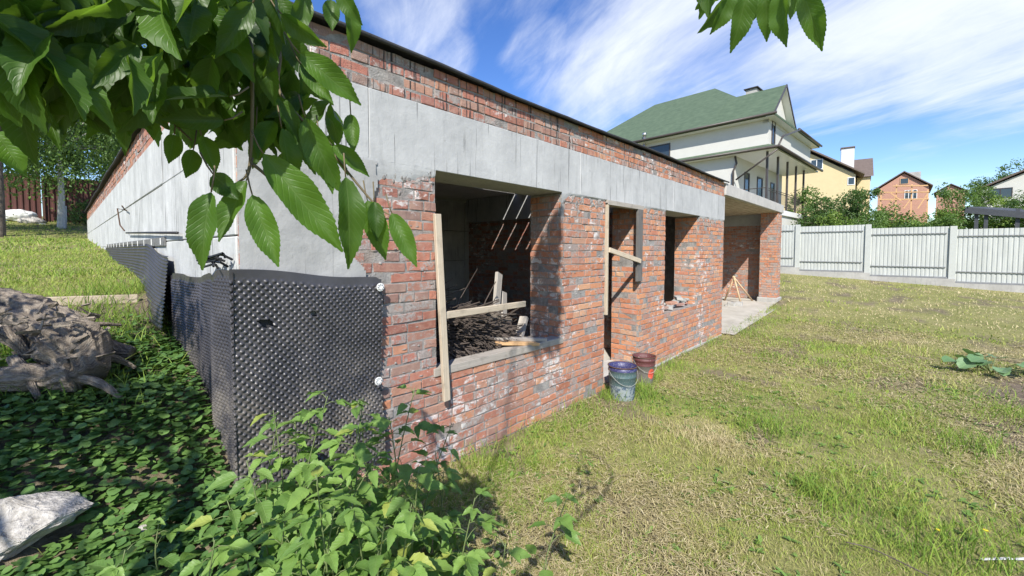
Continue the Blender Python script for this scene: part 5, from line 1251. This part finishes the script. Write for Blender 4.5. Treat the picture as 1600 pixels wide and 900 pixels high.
# pent roof strip over the balcony and the west side
roofpoly('balcony_roof', [[(-.42, -2.15, 7.05), (-.42, 11.5, 7.05), (-.002, 11.5, 7.28), (-.002, -1.602, 7.28)], [(-.42, -2.15, 7.05), (-.002, -1.602, 7.28), (9.2, -1.602, 7.28), (9.2, -2.15, 7.05)]], M['green_roof'], GH, .05)
MB().tube([(-.48, 11.5, 7.0), (-.48, -2.2, 7.0)], .075, 8).tube([(-.48, -2.22, 7.0), (9.3, -2.22, 7.0)], .075, 8).build('gutter', M['gutter'], GH, smooth=True)
MB().tube([(-.05, -.02, 6.9), (-.05, -.1, 6.5), (-.09, .05, 6.1), (-.09, .05, 1.0)], .055, 8).tube([(-.45, -2.15, 6.85), (-.1, -.1, 5.6)], .045, 8).tube([(-.45, -2.15, 6.95), (.2, -2.2, 7.6), (3.2, -2.3, 8.5)], .045, 8).build('downpipe', M['gutter'], GH, smooth=True)
EV, RW, RM = 8.70, 10.65, 12.55
mainr = [[(-.5, -2.0, EV), (-.5, 12.1, EV), (4.5, 7.2, RM), (4.5, 2.9, RM)], [(9.5, -2.0, EV), (4.5, 2.9, RM), (4.5, 7.2, RM), (9.5, 12.1, EV)], [(-.5, -2.0, EV), (4.5, 2.9, RM), (9.5, -2.0, EV)], [(-.5, 12.1, EV), (9.5, 12.1, EV), (4.5, 7.2, RM)]]
roofpoly('roof', mainr, M['green_roof'], GH, .12)
wing = [[(-.52, -1.95, EV + .05), (-.52, 1.0, EV + .05), (1.6, 1.0, RW), (1.6, -1.95, RW)], [(3.72, -1.95, EV + .05), (1.6, -1.95, RW), (1.6, 1.0, RW), (3.72, 1.0, EV + .05)]]
roofpoly('gable_roof', wing, M['green_roof'], GH, .12)
MB().prism([(0, -1.62, 8.4), (3.3, -1.62, 8.4), (3.3, -1.62, 8.95), (1.65, -1.62, RW - .25), (0, -1.62, 8.95)], (0, .3, 0)).build('gable_wall', M['white_wall'], GH)
MB().tube([(-.58, 12.1, EV - .02), (-.58, -2.1, EV - .02)], .07, 8).tube([(3.75, -2.1, EV - .02), (9.5, -2.1, EV - .02)], .07, 8).build('roof_gutter', M['gutter'], GH, smooth=True)
MB().prism([(-.42, -1.94, EV - .03), (1.6, -1.94, RW - .15), (1.6, -1.61, RW - .15), (-.42, -1.61, EV - .03)], (0, 0, -.03)).prism([(3.62, -1.61, EV - .03), (1.6, -1.61, RW - .15), (1.6, -1.94, RW - .15), (3.62, -1.94, EV - .03)], (0, 0, -.03)).build('gable_soffit', M['white_pvc'], GH)
MB().bar((-.5, -1.97, EV - .02), (1.6, -1.97, RW - .03), .03, .12).bar((3.72, -1.97, EV - .02), (1.6, -1.97, RW - .03), .03, .12).build('barge_board', M['gutter'], GH)
MB().box(-.5, 9.4, -1.98, -1.601, EV - .13, EV - .10).box(-.45, -.001, -1.6, 12, EV - .13, EV - .10).build('roof_soffit', M['white_pvc'], GH)
window(GH, (-.0, 4.6, 7.85), 1.75, .95, (-1, 0, 0), (0, 1, 0), 'gutter', 0); 
window(GH, (.75, -1.6, 8.0), .55, 1.25, (0, -1, 0), (1, 0, 0), 'gutter', 0)
window(GH, (1.9, 0, 5.5), .8, 1.5, (0, -1, 0), (1, 0, 0), 'gutter', 0); window(GH, (4.2, 0, 5.2), 1.0, 2.1, (0, -1, 0), (1, 0, 0), 'gutter', 0, 'balcony_door'); window(GH, (6.8, 0, 5.5), .8, 1.4, (0, -1, 0), (1, 0, 0), 'gutter', 0)
for k in range(5):
    x_ = .15 + 1.9 * k; MB().box(x_ - .05, x_ + .05, -1.58, -1.48, 4.051, 6.93).build('balcony_post', M['gutter'], GH)
mb = MB()
for z in (4.25, 4.95, 5.05): mb.tube([(.1, -1.53, z), (8.0, -1.53, z)], .02, 6)
for k in range(44): mb.tube([(.2 + k * .18, -1.53, 4.25), (.2 + k * .18, -1.53, 4.95)], .009, 5)
for z in (4.25, 5.05): mb.tube([(.1, -1.53, z), (.1, -.05, z)], .02, 6)
mb.build('balcony_railing', M['gutter'], GH)
MB().box(4.2, 5.1, .3, .9, 11.0, 11.78).build('chimney', M['plinthc'], GH); MB().box(4.1, 5.2, .2, 1.0, 11.8, 11.86).build('chimney_cap', M['felt'], GH)
M['chrome'] = plain('stainless_flue', (.6, .6, .6), .25, .9, .1)
MB().tube([(-.3, 5.3, 7.25), (-.3, 5.3, 9.0)], .09, 12).tube([(-.3, 5.3, 9.0), (-.3, 5.3, 9.18)], .13, 12).build('flue', M['chrome'], GH, smooth=True)

class Facing:                                         # a frame standing at px, fwd whose y axis runs along the line of sight
    def __init__(f, px, fwd):
        f.q = P(px, 391, fwd); n = f.q[:2] / np.linalg.norm(f.q[:2]); f.n = n; f.X = np.array([n[1], -n[0]]); f.rz = math.atan2(n[1], n[0]) - math.pi / 2; f.loc = (f.q[0], f.q[1], 0)
    def __call__(f, x, y, dy=0.):
        d = ray(x, y); t_ = (f.q[:2] @ f.n + dy) / (d[:2] @ f.n); p = d * t_; return float((p[:2] - f.q[:2]) @ f.X), float(p[2] + EYE)
# yellow house
F_ = Facing(1300, 45); YH = local_house('yellow_house', 'pale yellow rendered house with brown roof and a broad white chimney', F_.loc, F_.rz)
(ax0, zr), (axr, ze) = F_(1235, 222), F_(1345, 272); axl = 2 * ax0 - axr
MB().prism([(axl + .4, 0, 1), (axr - .4, 0, 1), (axr - .4, 0, ze), (ax0, 0, zr - .25), (axl + .4, 0, ze)], (0, 10, 0)).build('wall', M['yellow_wall'], YH)
M['brown_roof'] = plain('brown_metal_roof', (.13, .10, .085), .6)
mb = MB(); mb.prism([(ax0, -.5, zr), (axr + .3, -.5, ze - .1), (axr + .3, 10.4, ze - .1), (ax0, 10.4, zr)], (0, 0, .16)); mb.prism([(ax0, -.5, zr), (ax0, 10.4, zr), (axl - .3, 10.4, ze - .1), (axl - .3, -.5, ze - .1)], (0, 0, .16)); mb.build('roof', M['brown_roof'], YH)
for (a_, b_, wd_, hh, mu) in ((1276, 257, 1.1, 1.1, 1), (1330, 283, .6, .8, 0)):
    x_, z_ = F_(a_, b_); window(YH, (x_, 0, z_), wd_, hh, (0, -1, 0), (1, 0, 0), 'white_pvc', mu)
(x0, zt), (x1, _) = F_(1314, 234, 2), F_(1335, 234, 2)
M['chimney_render'] = wallm('grey_white_render', (.55, .56, .57)); MB().box(x0, x1, 1.5, 2.6, ze - 1, zt, .03).build('chimney', M['chimney_render'], YH); MB().box(x0 - .05, x1 + .05, 1.4, 2.7, zt + .01, zt + .12).build('chimney_cap', M['brown_roof'], YH)
(x0, za), (x1, zb_) = F_(1338, 249, 4), F_(1363, 277, 4); zt2 = F_(1362, 247, 5)[1]
MB().box(x0 + .1, x1 - .2, 3.2, 7, 1, zb_ - .05).build('wing_wall', M['yellow_wall'], YH)
mb = MB(); mb.prism([(x0 - .9, 2.9, zb_), (x1 + .05, 2.9, zb_), (x1 + .05, 5, za), (x0 - .9, 5, za)], (0, .1, .15)); mb.prism([(x0 - .9, 5, za), (x1 + .05, 5, za), (x1 + .05, 7.3, zb_), (x0 - .9, 7.3, zb_)], (0, .1, .15)); mb.build('wing_roof', M['brown_roof'], YH)
# brick house under construction with scaffold
def red_far(t, b):
    c = t.coord(); br = t.add('ShaderNodeTexBrick', {'Vector': t.map(c, rot=(R(90), 0, 0)), 'Color1': (.40, .16, .10, 1), 'Color2': (.48, .21, .13, 1), 'Mortar': (.40, .33, .28, 1), 'Scale': 3., 'Mortar Size': .03}).outputs[0]
    n = t.noise(c, 1.2, 5); t.set(b.inputs['Base Color'], t.mix(t.m('MULTIPLY', n, .3), br, (.42, .28, .22))); b.inputs['Roughness'].default_value = .9
M['far_brick'] = material('far_red_brick', red_far)
def gable_house(name, label, px, fwd, xl, xr, xa, ya, yl, wallm_, roofm_, depth=9, zb=1.5):
    f = Facing(px, fwd); H_ = local_house(name, label, f.loc, f.rz); a, b_ = f(xl, yl)[0], f(xr, yl)[0]; c_, za = f(xa, ya); zl = f(xa, yl)[1]
    MB().prism([(a + .25, 0, zb), (b_ - .25, 0, zb), (b_ - .25, 0, zl - .05), (c_, 0, za - .15), (a + .25, 0, zl - .05)], (0, depth, 0)).build('wall', M[wallm_], H_)
    mb = MB(); mb.prism([(c_, -.35, za), (b_ + .1, -.35, zl - .1), (b_ + .1, depth + .3, zl - .1), (c_, depth + .3, za)], (0, 0, .14)); mb.prism([(c_, -.35, za), (c_, depth + .3, za), (a - .1, depth + .3, zl - .1), (a - .1, -.35, zl - .1)], (0, 0, .14)); mb.build('roof', M[roofm_], H_)
    return H_, f
def winat(H_, f, x, y, wd_, h_, fr, mu): a, z = f(x, y); window(H_, (a, 0, z), wd_, h_, (0, -1, 0), (1, 0, 0), fr, mu)
BH, f = gable_house('brick_house', 'unfinished far red brick gabled house with a small dark attic opening', 1413, 55, 1368, 1456, 1413, 269, 293, 'far_brick', 'brown_roof')
winat(BH, f, 1413, 283, .85, .8, 'wood_orange', 0); winat(BH, f, 1423, 304, 1.2, 1.2, 'white_pvc', 2)
MB().box(-.5, 1.3, 2.5, 3.2, f(1413, 278)[1], f(1413, 266)[1]).build('chimney', M['plinthc'], BH)
f = Facing(1413, 53); SC = local_house('scaffold', 'raw timber scaffold standing against the far red brick gable', f.loc, f.rz); SC['category'] = 'scaffold'
for xx in (1377, 1401, 1425, 1450):
    x_, z_ = f(xx, 288 if 1380 < xx < 1440 else 296); MB().bar((x_, 0, 2), (x_, 0, z_), .12, .12).build('post', M['wood_orange'], SC)
for yy, a, b_ in ((301, 1374, 1452), (312, 1372, 1452), (291, 1395, 1450)):
    (xa, z_), (xb, z2) = f(a, yy), f(b_, yy - 1); MB().bar((xa, -.1, z_), (xb, -.1, z2), .25, .14).build('deck_board', M['wood_orange'], SC)
for a, b_ in (((1384, 324), (1400, 308)), ((1412, 326), (1424, 310)), ((1434, 326), (1450, 302)), ((1408, 314), (1392, 302))):
    (xa, z_), (xb, z2) = f(*a), f(*b_); MB().bar((xa, -.2, z_), (xb, -.2, z2), .1, .12).build('brace', M['wood_orange'], SC)
OH, f = gable_house('small_brick_house', 'small distant orange brick gabled house', 1485, 75, 1460, 1512, 1486, 288, 300, 'far_brick', 'brown_roof'); winat(OH, f, 1474, 301, .8, 1.6, 'white_pvc', 0)
WH, f = gable_house('grey_roofed_house', 'white house with dark grey roof at the right edge', 1600, 36, 1528, 1720, 1614, 262, 290, 'white_wall', 'brown_roof', 8); winat(WH, f, 1563, 302, 1.4, .9, 'gutter', 1)
f = Facing(1550, 25); CP = local_house('dark_canopy', 'dark flat lean-to canopy on posts just beyond the metal fence', f.loc, f.rz); CP['category'] = 'canopy'
M['canopy'] = plain('charcoal_sheet', (.055, .06, .068), .6)
(xa, z1), (xb, z2) = f(1509, 325), f(1640, 336)
mb = MB(); mb.prism([(xa, -.4, z1), (xb, -.4, z2), (xb, 2.6, z2 + .45), (xa, 2.6, z1 + .3)], (0, 0, -.12)); mb.build('roof', M['canopy'], CP)
MB().bar((xa, -.44, z1 - .15), (xb, -.44, z2 - .15), .06, .36).build('fascia', M['canopy'], CP)
for xx in (1526, 1541, 1590, 1630): x_ = f(xx, 340)[0]; MB().bar((x_, -.2, .8), (x_, -.2, z1 - .2), .17, .17).build('post', M['canopy'], CP)
